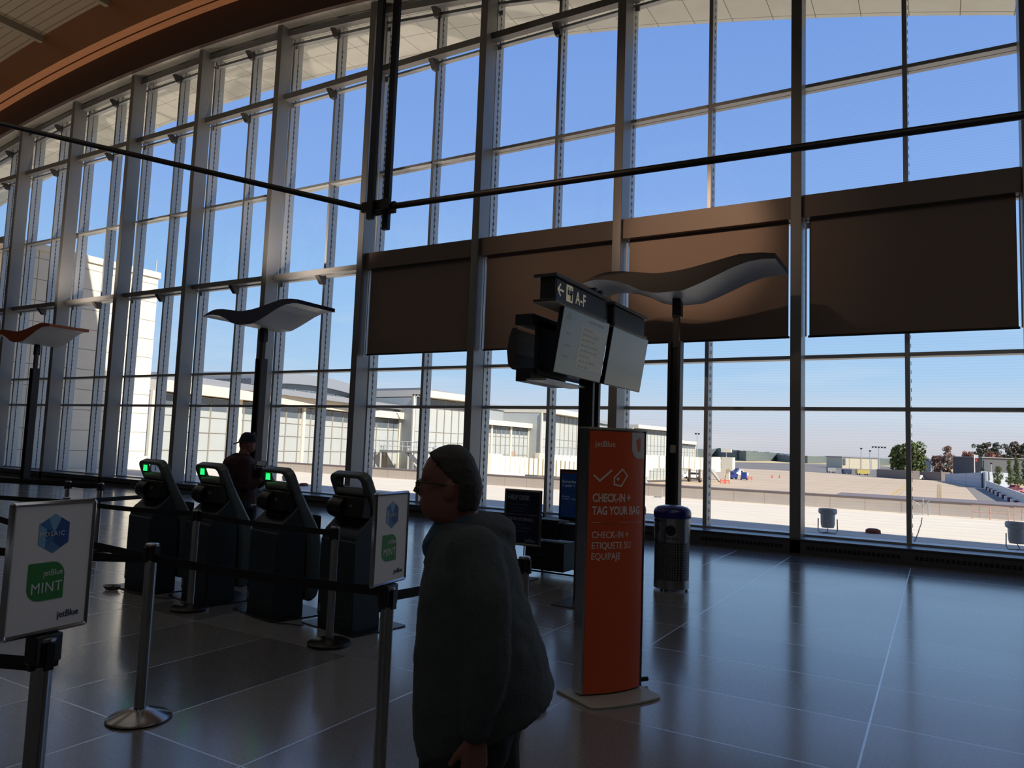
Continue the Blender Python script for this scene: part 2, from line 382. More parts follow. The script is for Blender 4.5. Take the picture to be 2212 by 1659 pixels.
for i, X in enumerate((-4.07, -14.86, -25.6)):
    t = thing('wave_light', lbl[i], 'floor light', (X, 12.78, 0), 0, 'wave shaped post lights')
    y0, y1 = -.62, .62
    def ip(C, x):
        for (a, za), (b_, zb) in zip(C, C[1:]):
            if a <= x <= b_: return za+(zb-za)*(x-a)/(b_-a)
        return C[-1][1] if x > C[-1][0] else C[0][1]
    xsn = [-1.6+3.42*j/48 for j in range(49)]
    under = MB(); top = MB(); e0 = MB(); e1 = MB()
    P = [(x, ip(topc, x), min(ip(botc, x), ip(topc, x)-.004)) for x in xsn]
    for (a, ta, ba), (c, tcz, bc) in zip(P, P[1:]):
        under.add([(a,y0,ba),(c,y0,bc),(c,y1,bc),(a,y1,ba)], [(0,1,2,3)])
        top.add([(a,y0,ta),(c,y0,tcz),(c,y1,tcz),(a,y1,ta)], [(0,1,2,3)])
        e0.add([(a,y0,ba),(c,y0,bc),(c,y0,tcz),(a,y0,ta)], [(0,1,2,3)]); e0.add([(a,y1,ba),(c,y1,bc),(c,y1,tcz),(a,y1,ta)], [(0,1,2,3)])
    e0.add([(1.82,y0,ip(botc,1.82)),(1.82,y1,ip(botc,1.82)),(1.82,y1,ip(topc,1.82)),(1.82,y0,ip(topc,1.82))], [(0,1,2,3)])
    under.build('reflector', refl, t, smooth=True); top.build('top_skin', dark, t, smooth=True); e0.build('edge_band', finishes[i], t)
    MB().prism([(-.06,4.54),(.05,4.54),(.10,4.42),(.10,4.16),(-.06,4.16)], -.07, .07, 'y').build('neck', black, t, .006)
    MB().box(-.05, .06, -.05, .05, 3.6, 4.18).build('stem', dark, t, .004)
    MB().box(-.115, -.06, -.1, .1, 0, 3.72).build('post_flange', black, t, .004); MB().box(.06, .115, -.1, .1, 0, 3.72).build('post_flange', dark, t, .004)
    MB().box(-.06, .06, -.03, .04, 0, 3.7).build('post_web', black, t)
    MB().box(-.06, .06, -.045, -.03, 1.72, 1.86).build('socket_plate', mat('ivory plate', (190,184,170), .5), t)
    MB().box(-.16, .16, -.14, .14, 0, .02).build('base_plate', black, t)

# ================================================================ GATE SIGN AND MONITOR TOWER (long axis along the depth of the hall)
t = thing('wayfinding_tower', 'dark tower with the A-F gate sign, two hung monitors and twin posts', 'airport sign', (-3.4, 7.85, 0))
signb = mat('sign black', (26,28,32), .4); cream = mat('sign cream lettering', (232,222,190), .5, emit=(232,222,190), estr=.12)
for y in (-.15, .02): MB().box(-.17, -.02, y, y+.06, 0, 3.60).build('post', black, t, .004)
MB().box(-.19, -.17, -.16, .09, 0, 3.55).build('spine_plate', dark, t)
MB().box(-.3, .3, -.5, .5, 0, .015).build('base_plate', dark, t)
def cab(y0, y1, z0, nm):
    c = MB().box(-.05, .12, y0+.05, y1, z0+.03, z0+.255).build(nm, signb, t, .004)
    MB().box(-.10, .16, y0, y1, z0+.255, z0+.29).build('top_cap', dark, c, .003)
    MB().box(-.10, .16, y0, y1, z0+.006, z0+.035).build('bottom_cap', dark, c, .003)
    MB().box(-.095, .155, y0+.005, y1-.005, z0, z0+.006).build('underside', mat('lit cap underside', (222,216,196), .5), c)  # pale plate on the dark cap paints in light from the floor
    MB().box(.118, .126, y0+.07, y1-.04, z0+.045, z0+.245).build('sign_face', blk2, c)
    return c
c1 = cab(-1.50, -.20, 3.165, 'sign_cabinet'); c2 = cab(.02, 1.12, 3.165, 'blank_cabinet')
R90 = (PI/2, 0, PI/2)
DZ = -.065
def xtext(s, size, m, par, y, z, **k): return text(s, size, m, par, (.128, y, z), rot=R90, **k)
# arrow, gate pictogram, letters
ar = MB()
def bar(a, b_, w, mb=ar, x=.128):
    p, q = Vector(a), Vector(b_); d = (q-p).normalized(); n_ = Vector((-d.y, d.x))*w/2
    mb.prism([tuple(p+n_), tuple(q+n_), tuple(q-n_), tuple(p-n_)], x, x+.003, 'x')
bar((-1.40,3.31),(-1.27,3.31),.02); bar((-1.405,3.307),(-1.345,3.372),.02); bar((-1.405,3.313),(-1.345,3.248),.02)
ar.build('arrow', cream, c1)
pg = MB().prism(rrect(-1.21,-1.06,3.225,3.40,.012), .127, .130, 'x'); pg.build('pictogram_plate', cream, c1)
pk = MB(); pk.ball((.131,-1.165,3.365),(.002,.012,.012),8,5); pk.ball((.131,-1.11,3.365),(.002,.012,.012),8,5)
pk.box(.130,.133,-1.185,-1.15,3.315,3.35); pk.box(.130,.133,-1.13,-1.07,3.315,3.35); pk.box(.130,.133,-1.115,-1.085,3.245,3.315); pk.box(.130,.133,-1.185,-1.085,3.298,3.315)
pk.build('pictogram', blk2, c1)
xtext('A-F', .185, cream, c1, -.985, 3.245, sx=.86, bold=.003, space=1.12, name='gate_lettering')
MB().box(-.06,.06,-.3,.3,3.25,3.5).build('bracket', dark, t)
# monitors, tilted down, facing +x
scr = mat('monitor glass', (12,16,18), .22, spec=.3, emit=(92,112,122), estr=.22)
scr2 = mat('monitor text glow', (30,30,30), .4, emit=(132,134,132), estr=.26, spec=.2)
scr3 = mat('monitor text lines', (20,20,22), .4, emit=(104,112,114), estr=.24, spec=.2)
for j, y0 in enumerate((-1.25, .06)):
    m_ = thing('m', None, None); m_.name = 'monitor'; m_.parent = t; m_.location = (.12, y0, 2.49)
    m_.rotation_euler = (0, 0, 0)
    q = MB().box(-.05, 0, 0, 1.20, 0, .70); tilt = Matrix.Rotation(math.radians(-9), 4, 'Y') if False else Matrix.Rotation(math.radians(9), 4, 'Y')
    def T(mb): return mb.xf(Matrix.Translation((-.10,0,0)) @ tilt)
    T(q).build('casing', blk2, m_, .006)
    T(MB().box(.0, .003, .012, 1.188, .012, .688)).build('screen', scr, m_)
    T(MB().box(-.09, -.05, .3, .9, .2, .5)).build('back_box', black, m_, .01)
    if j == 0:
        ta = MB().box(.0035, .0045, .47, 1.15, .10, .56); T(ta).build('text_table', scr2, m_)
        tl = MB()
        for r in range(8): tl.box(.0048, .0052, .47, 1.15, .10+.0575*r, .103+.0575*r)
        random.seed(3)
        for r in range(8):
            for q_ in range(random.randint(2,5)): 
                a = .53+.09*q_; tl.box(.0048, .0054, a, a+.06+random.random()*.02, .118+.0575*r, .138+.0575*r)
        for z, w in ((.30,.14),(.42,.10),(.18,.12)): tl.box(.0036, .0046, .15, .15+w, z, z+.02)
        for q_ in range(9): tl.box(.0036, .0046, .62+.05*q_, .655+.05*q_, .61, .64)
        T(tl).build('text_rows', scr3, m_)
        lg = MB(); lg.prism([(.08,.57),(.22,.57),(.15,.66)], .0036, .0046, 'x'); T(lg).build('screen_logo', scr3, m_)
# units on the far side: housing with perforated shell
b_ = MB(); b_.box(-.52, -.30, -1.12, -.25, 3.02, 3.14); b_.box(-.50,-.32,-1.1,-.25,2.42,2.56); b_.box(-.34,-.30,-1.0,-.25,2.5,3.1); b_.build('rear_monitor_frame', black, t, .004)
sh = MB(); 
prof = [(-.56,3.0),(-.60,2.9),(-.62,2.75),(-.60,2.6),(-.55,2.55)]
for (a, za), (c, zb) in zip(prof, prof[1:]): sh.add([(a,-1.1,za),(c,-1.1,zb),(c,1.1,zb),(a,1.1,za)], [(0,1,2,3)]); sh.add([(a,-1.1,za),(c,-1.1,zb),(-.5,-1.1,zb),(-.5,-1.1,za)], [(0,1,2,3)])
sh.build('rear_shell', dark, t)
MB().box(-.30, -.09, -.9, -.2, 2.56, 2.62).build('arm', black, t); MB().box(-.34, -.10, -1.15, -.1, 2.42, 2.44).build('lower_rail', alu, t)

# ================================================================ ORANGE TOTEM
org = mat('totem orange', (206,84,46), .38, namt=.03); tw = mat('totem lettering', (226,214,208), .5)
ctr = Vector((-2.1365, 5.081, 0)); rz = math.atan2(.44, .27)+math.radians(0)   # local x runs along the face, away from the camera
t = thing('totem_sign', 'tall orange check-in and tag your bag totem with a number one', 'sign', ctr, math.radians(58.4))
def bow(x): return -.135 - .045*(1-(x/.26)**2)          # convex front
pl = [(x, bow(x)-.0) for x in [-.26+.52*i/14 for i in range(15)]]
body = [(x, y+.006) for x, y in pl]+[(.26,-.04),(-.26,-.04)]
MB().prism(body, .03, 1.865, 'z').build('column_body', mat('totem silver', (150,150,156), .4, .4), t)
fc = MB(); n_ = len(pl)
fp = [(-.245+.49*i/14) for i in range(15)]
for a, c in zip(fp, fp[1:]): fc.add([(a,bow(a)-.001,.03),(c,bow(c)-.001,.03),(c,bow(c)-.001,1.855),(a,bow(a)-.001,1.855)], [(0,1,2,3)])
fc.build('orange_face', org, t)
MB().prism([(x,y-.006) for x,y in pl]+[(.262,-.03),(-.262,-.03)], 1.865, 1.88, 'z').build('top_cap', mat('cap silver', (170,166,156), .4, .2), t)
MB().box(-.262,-.248,-.142,-.035,.03,1.87).build('side_rail', snap, t); MB().box(.248,.262,-.142,-.035,.03,1.87).build('side_rail', dark, t)
bp_ = [(-.34,.05),(.30,.0)]+[(-.015+.30*math.cos(a), -.325-.06*math.sin(a)) for a in [PI*i/12 for i in range(13)]]
MB().prism(bp_, 0, .018, 'z').build('base_plate', mat('cap silver', (170,166,156), .4, .2), t, .004)
MB().tube([(.12,-.01,.035),(.40,-.04,.035)], .017, 10).build('foot_tube', blk2, t, smooth=True)
def ttext(s, size, x, z, **k):
    o = text(s, size, tw, t, (0,0,0), rot=(0,0,0), **k); me = o.data; sx_ = o.scale[0]; o.scale = (1,1,1)
    bm = bmesh.new(); bm.from_mesh(me); bmesh.ops.subdivide_edges(bm, edges=[e for e in bm.edges if e.calc_length() > .05], cuts=2); bm.to_mesh(me); bm.free()
    for v in me.vertices:
        X = v.co.x*sx_+x; Z = v.co.y+z; dz = v.co.z; v.co = (X, bow(max(-.26, min(.26, X)))-.002-dz, Z)
    return o
ttext('jetBlue', .062, -.205, 1.742, name='airline_lettering', sx=.92)
ttext('CHECK-IN +', .082, -.215, 1.352, name='heading_lettering', sx=.70, bold=.0022); ttext('TAG YOUR BAG', .082, -.215, 1.262, name='heading_lettering', sx=.70, bold=.0022)
ttext('CHECK-IN +', .066, -.215, 1.098, name='spanish_lettering', sx=.84, bold=.0006); ttext('ETIQUETE SU', .066, -.215, 1.023, name='spanish_lettering', sx=.84, bold=.0006); ttext('EQUIPAJE', .066, -.215, .948, name='spanish_lettering', sx=.84, bold=.0006)
def curved(poly, name, m, off=-.003):
    bm = bmesh.new(); f = bm.faces.new([bm.verts.new((p[0],p[1],0)) for p in poly]); bmesh.ops.triangulate(bm, faces=[f])
    for _ in range(3): bmesh.ops.subdivide_edges(bm, edges=[e for e in bm.edges if e.calc_length() > .04], cuts=1)
    me = bpy.data.meshes.new(name)
    for v in bm.verts: x, z = v.co.x, v.co.y; v.co = (x, bow(x)+off, z)
    bm.to_mesh(me); bm.free(); me.materials.append(m); o = bpy.data.objects.new(name, me); COL.objects.link(o); o.parent = t; return o
def stroke(a, b_, w): 
    p, q = Vector(a), Vector(b_); d = (q-p).normalized(); n_ = Vector((-d.y, d.x))*w/2; p -= d*w/2; q += d*w/2
    return [tuple(p+n_), tuple(q+n_), tuple(q-n_), tuple(p-n_)]
curved(rrect(.105,.243,1.665,1.853,[.075,.0008,.0008,.0008],5), 'number_tab', mat('tab grey white', (205,202,204), .5))
curved([(.170,1.715),(.195,1.715),(.195,1.815),(.180,1.815),(.148,1.792),(.155,1.772),(.170,1.782)], 'number_lettering', org, -.0045)
for sgm in (((-.205,1.535),(-.165,1.50)),((-.165,1.50),(-.075,1.575))): curved(stroke(*sgm, .014), 'check_mark', tw)
tagp = [(.02,1.585),(.065,1.54),(.01,1.465),(-.05,1.475),(-.05,1.525)]
for a, c in zip(tagp, tagp[1:]+tagp[:1]): curved(stroke(a, c, .012), 'tag_outline', tw)
curved(arc(-.018,1.515,.012,0,345,10), 'tag_hole', tw)
curved(stroke((-.215,1.205),(.215,1.205),.003), 'divider', tw)

# ================================================================ RECYCLING BINS
rec = mat('bin blue lid', (18,24,110), .3, coat=.3); perf = grid_mat('perforated steel', (132,136,138), (62,64,66), .02, .02, 'XZ', .009, rough=.4, metal=.6)
lettr = mat('bin lettering navy', (16,18,40), .5)
for (X, Y, lid, lb) in ((-2.95, 9.24, rec, 'round steel recycling bin with a blue lid marked bottles'), (-3.58, 9.32, blk2, 'steel waste bin with a black lid mostly hidden by the orange totem')):
    t = thing('recycling_bin' if lid is rec else 'waste_bin', lb, 'bin', (X, Y, 0), 0, 'bins by the window')
    t.rotation_euler = (0,0,math.radians(-20))
    MB().lathe([(.222,.022),(.222,.13)], n=40).build('base_ring', chrome, t, smooth=True)
    MB().lathe([(.218,.13),(.218,.60)], n=40).build('perforated_wall', perf, t, smooth=True)
    MB().lathe([(.225,.60),(.225,.90)], n=40).build('steel_band', chrome, t, smooth=True)
    MB().lathe([(.232,.895),(.236,.93),(.236,.965),(.225,1.0),(.19,1.03),(.12,1.048),(.02,1.053)], n=40).build('lid', lid, t, smooth=True)
    for a in (30,150,270): MB().lathe([(.015,0),(.015,.05)], .19*math.cos(math.radians(a)), .19*math.sin(math.radians(a)), 8).build('foot', blk2, t)
    if lid is rec:
        def wrap(o, a0, r=.2265):
            sx_ = o.scale[0]
            for v in o.data.vertices:
                a = a0+(v.co.x*sx_)/r; z = v.co.y; e = v.co.z; v.co = ((r+e)*math.cos(a), (r+e)*math.sin(a), z+o.location.z)
            o.location = (0,0,0); o.rotation_euler = (0,0,0); o.scale = (1,1,1)
        wrap(text('BOTTLES', .042, lettr, t, (0,0,.635), rot=(0,0,0), name='bottles_lettering', bold=.0006), math.radians(-75))
        wrap(text('NEWSPAPERS', .042, lettr, t, (0,0,.845), rot=(0,0,0), name='newspapers_lettering', bold=.0006), math.radians(-148))
        d_ = MB(); d_.lathe([(.065,0),(.065,.006)], n=28); d_.xf(Matrix.Rotation(PI/2,4,'X'))
        o = d_.build('bottle_opening', blk2, t); o.location = (.2265*math.cos(math.radians(-57)), .2265*math.sin(math.radians(-57)), .75); o.rotation_euler = (0,0,math.radians(-57+90))
        # three chasing arrows
        for q_ in range(3):
            a = 2*PI*q_/3; pts = [(-.032,-.022),(.012,-.022),(.012,-.034),(.038,-.012),(.012,.010),(.012,-.002),(-.032,-.002)]
            mb = MB(); n_ = len(pts); P = [(x*math.cos(a)-(z-.028)*math.sin(a)*1, x*math.sin(a)+(z-.028)*math.cos(a)) for x, z in pts]
            P = [(x*.9, z*.9) for x, z in P]; r_ = .2268
            mb.add([(r_*math.cos(math.radians(-108)+x/r_), r_*math.sin(math.radians(-108)+x/r_), .755+z) for x, z in P]+[((r_-.003)*math.cos(math.radians(-108)+x/r_), (r_-.003)*math.sin(math.radians(-108)+x/r_), .755+z) for x, z in P],
                   [tuple(range(n_))]+[(i, (i+1) % n_, (i+1) % n_+n_, i+n_) for i in range(n_)])
            mb.build('recycle_arrow', lettr, t)
# ================================================================ CHECK-IN KIOSKS
kb = mat('kiosk charcoal', (40,50,58), .42, .1, namt=.05); ks = mat('kiosk slab grey', (84,92,94), .4, .15, namt=.04); kr = mat('kiosk shelf grey', (128,132,130), .45, .1)
grn = mat('status light green', (30,230,90), .4, emit=(30,235,95), estr=2.2); grn0 = mat('status light off', (60,64,66), .3)
KS = [(-7.62,5.21,-8,1,'check-in kiosk with green status light farthest from the orange totem'), (-6.71,5.27,-9,1,'check-in kiosk with green status light left of the man in the cap'),
      (-5.69,5.26,-12,1,'check-in kiosk with green status light in front of the man holding a camera'), (-4.77,5.31,-9,0,'check-in kiosk with its status light off, beside the white queue sign')]
def kiosk(i):
    X, Y, a, lit, lb = KS[i]
    t = thing('check_in_kiosk', lb, 'kiosk', (X, Y, 0), math.radians(a), 'check-in kiosks')
    body = [(-.17,.0),(-.17,.80)]+arc(-.02,.80,.15,180,122,6)+[(-.02,1.0),(.06,1.09),(.14,1.0),(.16,0)]
    MB().prism(body, -.25, .25, 'x').build('body', kb, t, .018)
    MB().box(-.245, .245, -.178, -.165, .10, .80).build('rear_door', kb, t, .004)
    outer = [(.055,1.22),(.14,1.07),(.30,.80),(.325,.66),(.33,.25),(.30,.16),(.24,.125)]; inner = [(.18,.13),(.17,.62),(.15,.76),(.04,1.03),(-.03,1.18)]
    sl = MB().prism(outer+inner, -.27, .27, 'x')
    sl.build('screen_slab', ks, t, .03, seg=3)
    # handle ring at the head, flush with the slab
    oo = rrect(-.27,.27,-.02,.245,[.005,.005,.085,.085],5); ii = rrect(-.185,.185,.075,.205,[.03,.03,.05,.05],5)
    def pl_(q, o_): return (q[0], .012-.42*q[1]+.907*o_, 1.20+.907*q[1]+.42*o_)
    MB().rings([[pl_(q, .042) for q in oo], [pl_(q, -.042) for q in oo], [pl_(q, -.042) for q in ii], [pl_(q, .042) for q in ii]], cap=False, closed=True).build('handle_ring', ks, t, .016, seg=3)
    MB().tube([(-.19,-.035,1.252),(.19,-.035,1.252)], .040, 16).build('handle_shelf', kr, t, smooth=True)
    MB().prism([(.0,1.215),(-.080,1.200),(-.115,1.02),(.0,1.0)], -.24, .24, 'x').build('rear_panel', blk2, t, .008)
    MB().tube([(-.292,-.045,1.09),(-.285,-.045,1.09),(-.255,-.045,1.09),(-.20,-.045,1.09),(-.04,-.045,1.09)], [.02,.06,.090,.102,.102], 24).build('printer_drum', blk2, t, smooth=True)
    MB().prism([(-.178,1.30),(-.11,1.30),(-.12,1.362),(-.17,1.362)], -.092, -.078, 'y').build('status_light', grn if lit else grn0, t)
    MB().box(-.185,-.10,-.078,-.060,1.285,1.375).build('light_mount', kb, t, .01)
    v = MB()
    for r in range(3):
        for c in range(6): v.box(-.10+.05*c, -.065+.05*c, -.10-.016*r, -.06-.016*r, .985-.018*r, .992-.018*r)
    v.build('vent_slots', blk2, t)
    MB().box(-.10,-.045,-.108,-.09,1.135,1.142).build('sticker', white, t); MB().box(.06,.085,-.110,-.09,1.105,1.13).build('sticker', mat('dull sticker', (110,112,114), .5), t)
    MB().box(-.235,-.20,-.181,-.176,.13,.20).build('sticker', mat('dull sticker', (110,112,114), .5), t)
    MB().prism(rrect(-.42,.37,-.24,.40,.04), 0, .010, 'z').build('floor_plate', mat('plate dark steel', (42,44,48), .35, .5), t)
    MB().box(-.2,.2,.335,.338,.62,.95).build('touch_screen', mat('dark touch screen', (16,20,24), .15), t)
    return t
for i in range(4): kiosk(i)
cb = MB()
def cable(pts, r=.006):
    out = []
    for a in range(len(pts)-1):
        p, q = Vector(pts[a]), Vector(pts[a+1])
        for k in range(6): out.append(p.lerp(q, k/6)+Vector((0, .012*math.sin(a*3+k), 0)))
    out.append(Vector(pts[-1])); return MB().tube(out, r, 6)
tag(cable([(-7.75,4.96,.02),(-7.55,4.93,.012),(-7.3,4.95,.012),(-7.05,4.97,.012),(-6.9,5.0,.02)]).build('power_cable', blk2, None, smooth=True), 'black power cable lying between the two farthest kiosks', 'cable')
tag(cable([(-5.85,5.02,.02),(-5.6,4.98,.012),(-5.3,4.96,.012),(-5.05,5.02,.02)]).build('power_cable', blk2, None, smooth=True), 'black power cable lying between the two nearest kiosks', 'cable')
co = MB()
for k in range(5): co.tube([Vector((-7.83+.085*math.cos(a)*(1+.1*k), 4.90+.05*math.sin(a)*(1+.1*k), .012+.008*k)) for a in [2*PI*j/16 for j in range(17)]], .004, 5)
tag(co.build('cable_coil', blk2, None, smooth=True), 'loose black cable coil at the foot of the farthest kiosk', 'cable')

# ================================================================ QUEUE POSTS AND BELTS
belt = mat('belt webbing', (10,11,13), .8, nscale=120)
def post(X, Y, h, lb, base='black', rr=.18, rz=0):
    t = thing('queue_post', lb, 'queue post', (X, Y, 0), rz, 'queue posts')
    if base == 'chrome': MB().lathe([(rr,.0),(rr,.012),(rr-.01,.02),(.07,.058),(.045,.066),(.035,.066)], n=40).build('base', chrome, t, smooth=True)
    else: MB().lathe([(rr,.0),(rr,.022),(rr-.012,.034),(.06,.042),(.03,.05)], n=36).build('base', blk2, t, smooth=True)
    if base == 'chrome': MB().lathe([(rr+.004,0),(rr+.004,.008)], n=40).build('rubber_rim', blk2, t)
    p = MB(); n = 32
    def rr_(i): return .0335 if (i % 8) else .0275
    p.rings([[(rr_(i)*math.cos(2*PI*i/n), rr_(i)*math.sin(2*PI*i/n), z) for i in range(n)] for z in (.05, h-.10)]); p.build('tube', chrome, t, smooth=False)
    MB().lathe([(.037,h-.10),(.037,h-.012)], n=20).build('belt_head', black, t, smooth=True)
    MB().lathe([(.040,h-.014),(.040,h-.004),(.034,h)], n=24).build('cap', chrome, t, smooth=True)
    s = MB()
    for a in range(4): 
        c, s_ = math.cos(a*PI/2), math.sin(a*PI/2); s.add([(x*c-y*s_, x*s_+y*c, z) for x in (.034,.048) for y in (-.014,.014) for z in (h-.11,h-.02)], [(0,1,3,2),(4,6,7,5),(0,4,5,1),(2,3,7,6),(0,2,6,4),(1,5,7,3)])
    s.build('belt_clip', blk2, t)
    return t
post(-4.19, 2.86, 1.045, 'chrome queue post with polished domed base in the near aisle', 'chrome')
post(-2.755, 1.49, .985, 'queue post holding the large white sign at the left foreground', 'chrome')
post(-2.44, 3.0, .985, 'queue post holding the smaller white sign beside the man in the hoodie', 'chrome')
post(-6.42, 4.84, .975, 'queue post with a black base in front of the second farthest kiosk')
post(-4.46, 4.74, .985, 'queue post with a black base in front of the kiosk with its light off')
post(-8.33, 4.61, .985, 'slim queue post left of the farthest kiosk')
post(-10.57, 6.32, .975, 'slim queue post standing farthest toward the windows, right of its twin')
post(-11.0, 6.09, .985, 'slim queue post standing farthest toward the windows, left of its twin')
post(-2.42, 4.40, .985, 'queue post hidden behind the man in the hoodie')
def belt_(a, b, lb, z=.93, w=.05, sag=.015):
    p, q = Vector(a+(z,)), Vector(b+(z,)); mb = MB(); R = []
    d = (q-p); d.z = 0; L_ = d.length; d.normalize(); nn = Vector((-d.y, d.x, 0))*.0016
    p += d*.045; q -= d*.045
    for i in range(13):
        s_ = i/12; c = p.lerp(q, s_); c.z -= sag*4*s_*(1-s_)
        u = Vector((0,0,w/2)); R.append([c-u-nn, c-u+nn, c+u+nn, c+u-nn])
    tag(mb.rings(R).build('belt', belt), lb, 'belt', 'queue belts')
belt_((-4.19,2.86), (-2.44,3.0), 'black belt from the domed chrome post to the post with the smaller white sign', z=.955)
belt_((-6.9,3.25), (-4.19,2.86), 'black belt reaching the domed chrome post from behind the large sign, upper of two', z=.955)
belt_((-5.7,2.25), (-4.19,2.86), 'black belt rising to the domed chrome post from the left, lower of two', z=.95)
belt_((-2.44,3.0), (-2.42,4.40), 'black belt running behind the man in the hoodie', z=.93)
belt_((-4.0,1.15), (-2.755,1.49), 'black belt entering from the left edge to the foreground sign post', z=.885, w=.05)
belt_((-8.33,4.61), (-6.42,4.84), 'black belt from the slim post across the farthest kiosk', z=.935)
belt_((-6.42,4.84), (-4.46,4.74), 'black belt across the two middle kiosks', z=.93)
belt_((-11.5,4.0), (-8.33,4.61), 'black belt running off left from the slim post by the kiosks', z=.935)
belt_((-8.33,4.61), (-9.2,7.3), 'black belt going back from the slim post toward the windows', z=.935)
belt_((-14.5,5.6), (-11.0,6.09), 'black belt at the far left, upper of the pair', z=.955)
belt_((-14.2,5.3), (-10.57,6.32), 'black belt at the far left, lower of the pair', z=.93)
belt_((-11.0,6.09), (-10.57,6.32), 'short black belt between the two farthest slim posts', z=.93)

# ================================================================ SNAP FRAME SIGNS
navy = mat('navy print', (20,34,92), .5); mint = mat('mint green print', (44,124,52), .5); wt = mat('white letter print', (215,218,218), .5)
HX = [mat('mosaic sky blue', (116,166,200), .5), mat('mosaic mid blue', (52,108,168), .5), mat('mosaic deep blue', (22,70,140), .5), mat('mosaic steel blue', (70,120,170), .5)]
def frame(t, w, h, m, fw_=.022, dp=.022):
    f = MB()
    o_ = rrect(-w/2, w/2, 0, h, .012, 3); i_ = rrect(-w/2+fw_, w/2-fw_, fw_, h-fw_, .002, 3); n = len(o_)
    m1 = [((a[0]+b_[0])/2, (a[1]+b_[1])/2) for a, b_ in zip(o_, i_)]
    R = [[(p[0],dp/2,p[1]) for p in o_], [(p[0],-.004,p[1]) for p in o_], [(p[0],-dp/2,p[1]) for p in m1], [(p[0],-.005,p[1]) for p in i_], [(p[0],dp/2,p[1]) for p in i_]]
    f.rings(R, cap=False, closed=True); f.build('frame', m, t, smooth=True)
def poly(t, pts, y, name, m):
    MB().prism(pts, y-.0006, y, 'y').build(name, m, t)
def queue_sign(loc, rz, lb):
    w, h = .318, .468
    t = thing('queue_sign', lb, 'sign', loc, rz, 'white queue signs'); frame(t, w, h, snap, .016)
    MB().box(-w/2+.012, w/2-.012, -.004, .004, .012, h-.012).build('panel', white, t)
    y = -.0046; cx_, cz, r = -.002, .352, .070
    H = [(cx_+r*math.sin(2*PI*i/6)*.93, cz+r*math.cos(2*PI*i/6)) for i in range(6)]
    # faceted hexagon: top diamond, sides, centre
    c0 = (cx_, cz); mid = lambda a, b_, s=.5: (a[0]+(b_[0]-a[0])*s, a[1]+(b_[1]-a[1])*s)
    tl, tr = mid(H[0], H[5], .42), mid(H[0], H[1], .42)
    poly(t, [H[0], tr, c0, tl], y, 'mosaic_facet', HX[0]); poly(t, [tr, H[1], H[2], c0], y, 'mosaic_facet', HX[2])
    poly(t, [tl, c0, mid(c0,H[4],.9), H[5]], y, 'mosaic_facet', HX[1]); poly(t, [H[5], mid(H[5],c0,.5), mid(H[4],H[3],.45), H[4]], y-.0003, 'mosaic_facet', HX[0])
    poly(t, [c0, H[2], mid(H[2],H[3],.5), mid(c0,H[3],.45)], y, 'mosaic_facet', HX[2]); poly(t, [mid(c0,H[3],.3), mid(H[2],H[3],.5), H[3], mid(H[4],H[3],.45)], y, 'mosaic_facet', HX[3])
    poly(t, [c0, mid(c0,H[3],.35), mid(H[4],H[3],.45), mid(H[5],c0,.5)], y, 'mosaic_facet', HX[1])
    text('MOSAIC', .0235, wt, t, (-.057, y-.0012, .343), name='mosaic_lettering', sx=.92, space=1.28)
    poly(t, rrect(-.085, .050, .118, .252, [.05,.003,.05,.003], 6), y, 'mint_leaf', mint)
    text('jetBlue', .030, wt, t, (-.030, y-.001, .204), name='jetblue_lettering', sx=.88)
    text('MINT', .052, wt, t, (-.072, y-.001, .146), name='mint_lettering', sx=.88, space=1.08)
    text('jetBlue', .034, navy, t, (.035, y-.001, .048), name='airline_lettering', sx=.88)
    MB().box(-.045, .045, .008, .03, -.085, .02).build('clamp', blk2, t, .004); MB().box(-.05, .05, -.03, .03, -.10, -.0).build('post_socket', blk2, t, .006)
    return t
queue_sign((-2.755, 1.49, .995), math.radians(97), 'large white queue sign with mosaic hexagon and mint logo, left foreground')
queue_sign((-2.44, 3.0, .995), math.radians(97), 'smaller-looking white queue sign beside the man, in front of the unlit kiosk')

# help desk sign on its pole
t = thing('help_desk_sign', 'navy help desk sign in a silver frame on a thin pole behind the man', 'sign', (-4.775, 8.58, 0), math.radians(0))
p_ = thing('sign_board', None, None); p_.parent = t; p_.location = (0,0,.425); p_.name = 'sign_board'
frame(p_, .56, .735, mat('dull frame bronze', (120,116,108), .35, .8), .032, .03)
nb = mat('help sign navy', (12,22,58), .4); ht = mat('help sign lettering', (150,156,172), .5); hd = mat('help sign faint lettering', (96,106,136), .5)
MB().box(-.265,.265,-.005,.005,.015,.72).build('panel', nb, p_)
text('HELP DESK', .085, ht, p_, (-.225,-.007,.60), sx=.80, bold=.0022, name='help_lettering')
text('• Purchase/change flights\n• Customers unable to\n   check in at kiosk', .038, hd, p_, (-.225,-.007,.525), sx=.85, name='small_lettering', line=1.15)
MB().box(-.235,.235,-.0065,-.005,.402,.407).build('divider', ht, p_)
text('CENTRO DE SERVICIO', .058, ht, p_, (-.235,-.007,.325), sx=.70, bold=.001, name='centre_lettering')
text('• Compre/cambie vuelos\n• Clientes que no hayan podido\n   registrarse en el kiosco', .038, hd, p_, (-.235,-.007,.268), sx=.76, name='small_lettering', line=1.15)
text('jetBlue', .062, ht, p_, (.05,-.007,.055), sx=.90, name='airline_lettering')
MB().tube([(0.03,.02,.0),(0.03,.02,.45)], .009, 10).build('pole', chrome, t, smooth=True); MB().prism(rrect(-.16,.2,-.13,.17,.03), 0, .008, 'z').build('foot_plate', blk2, t)

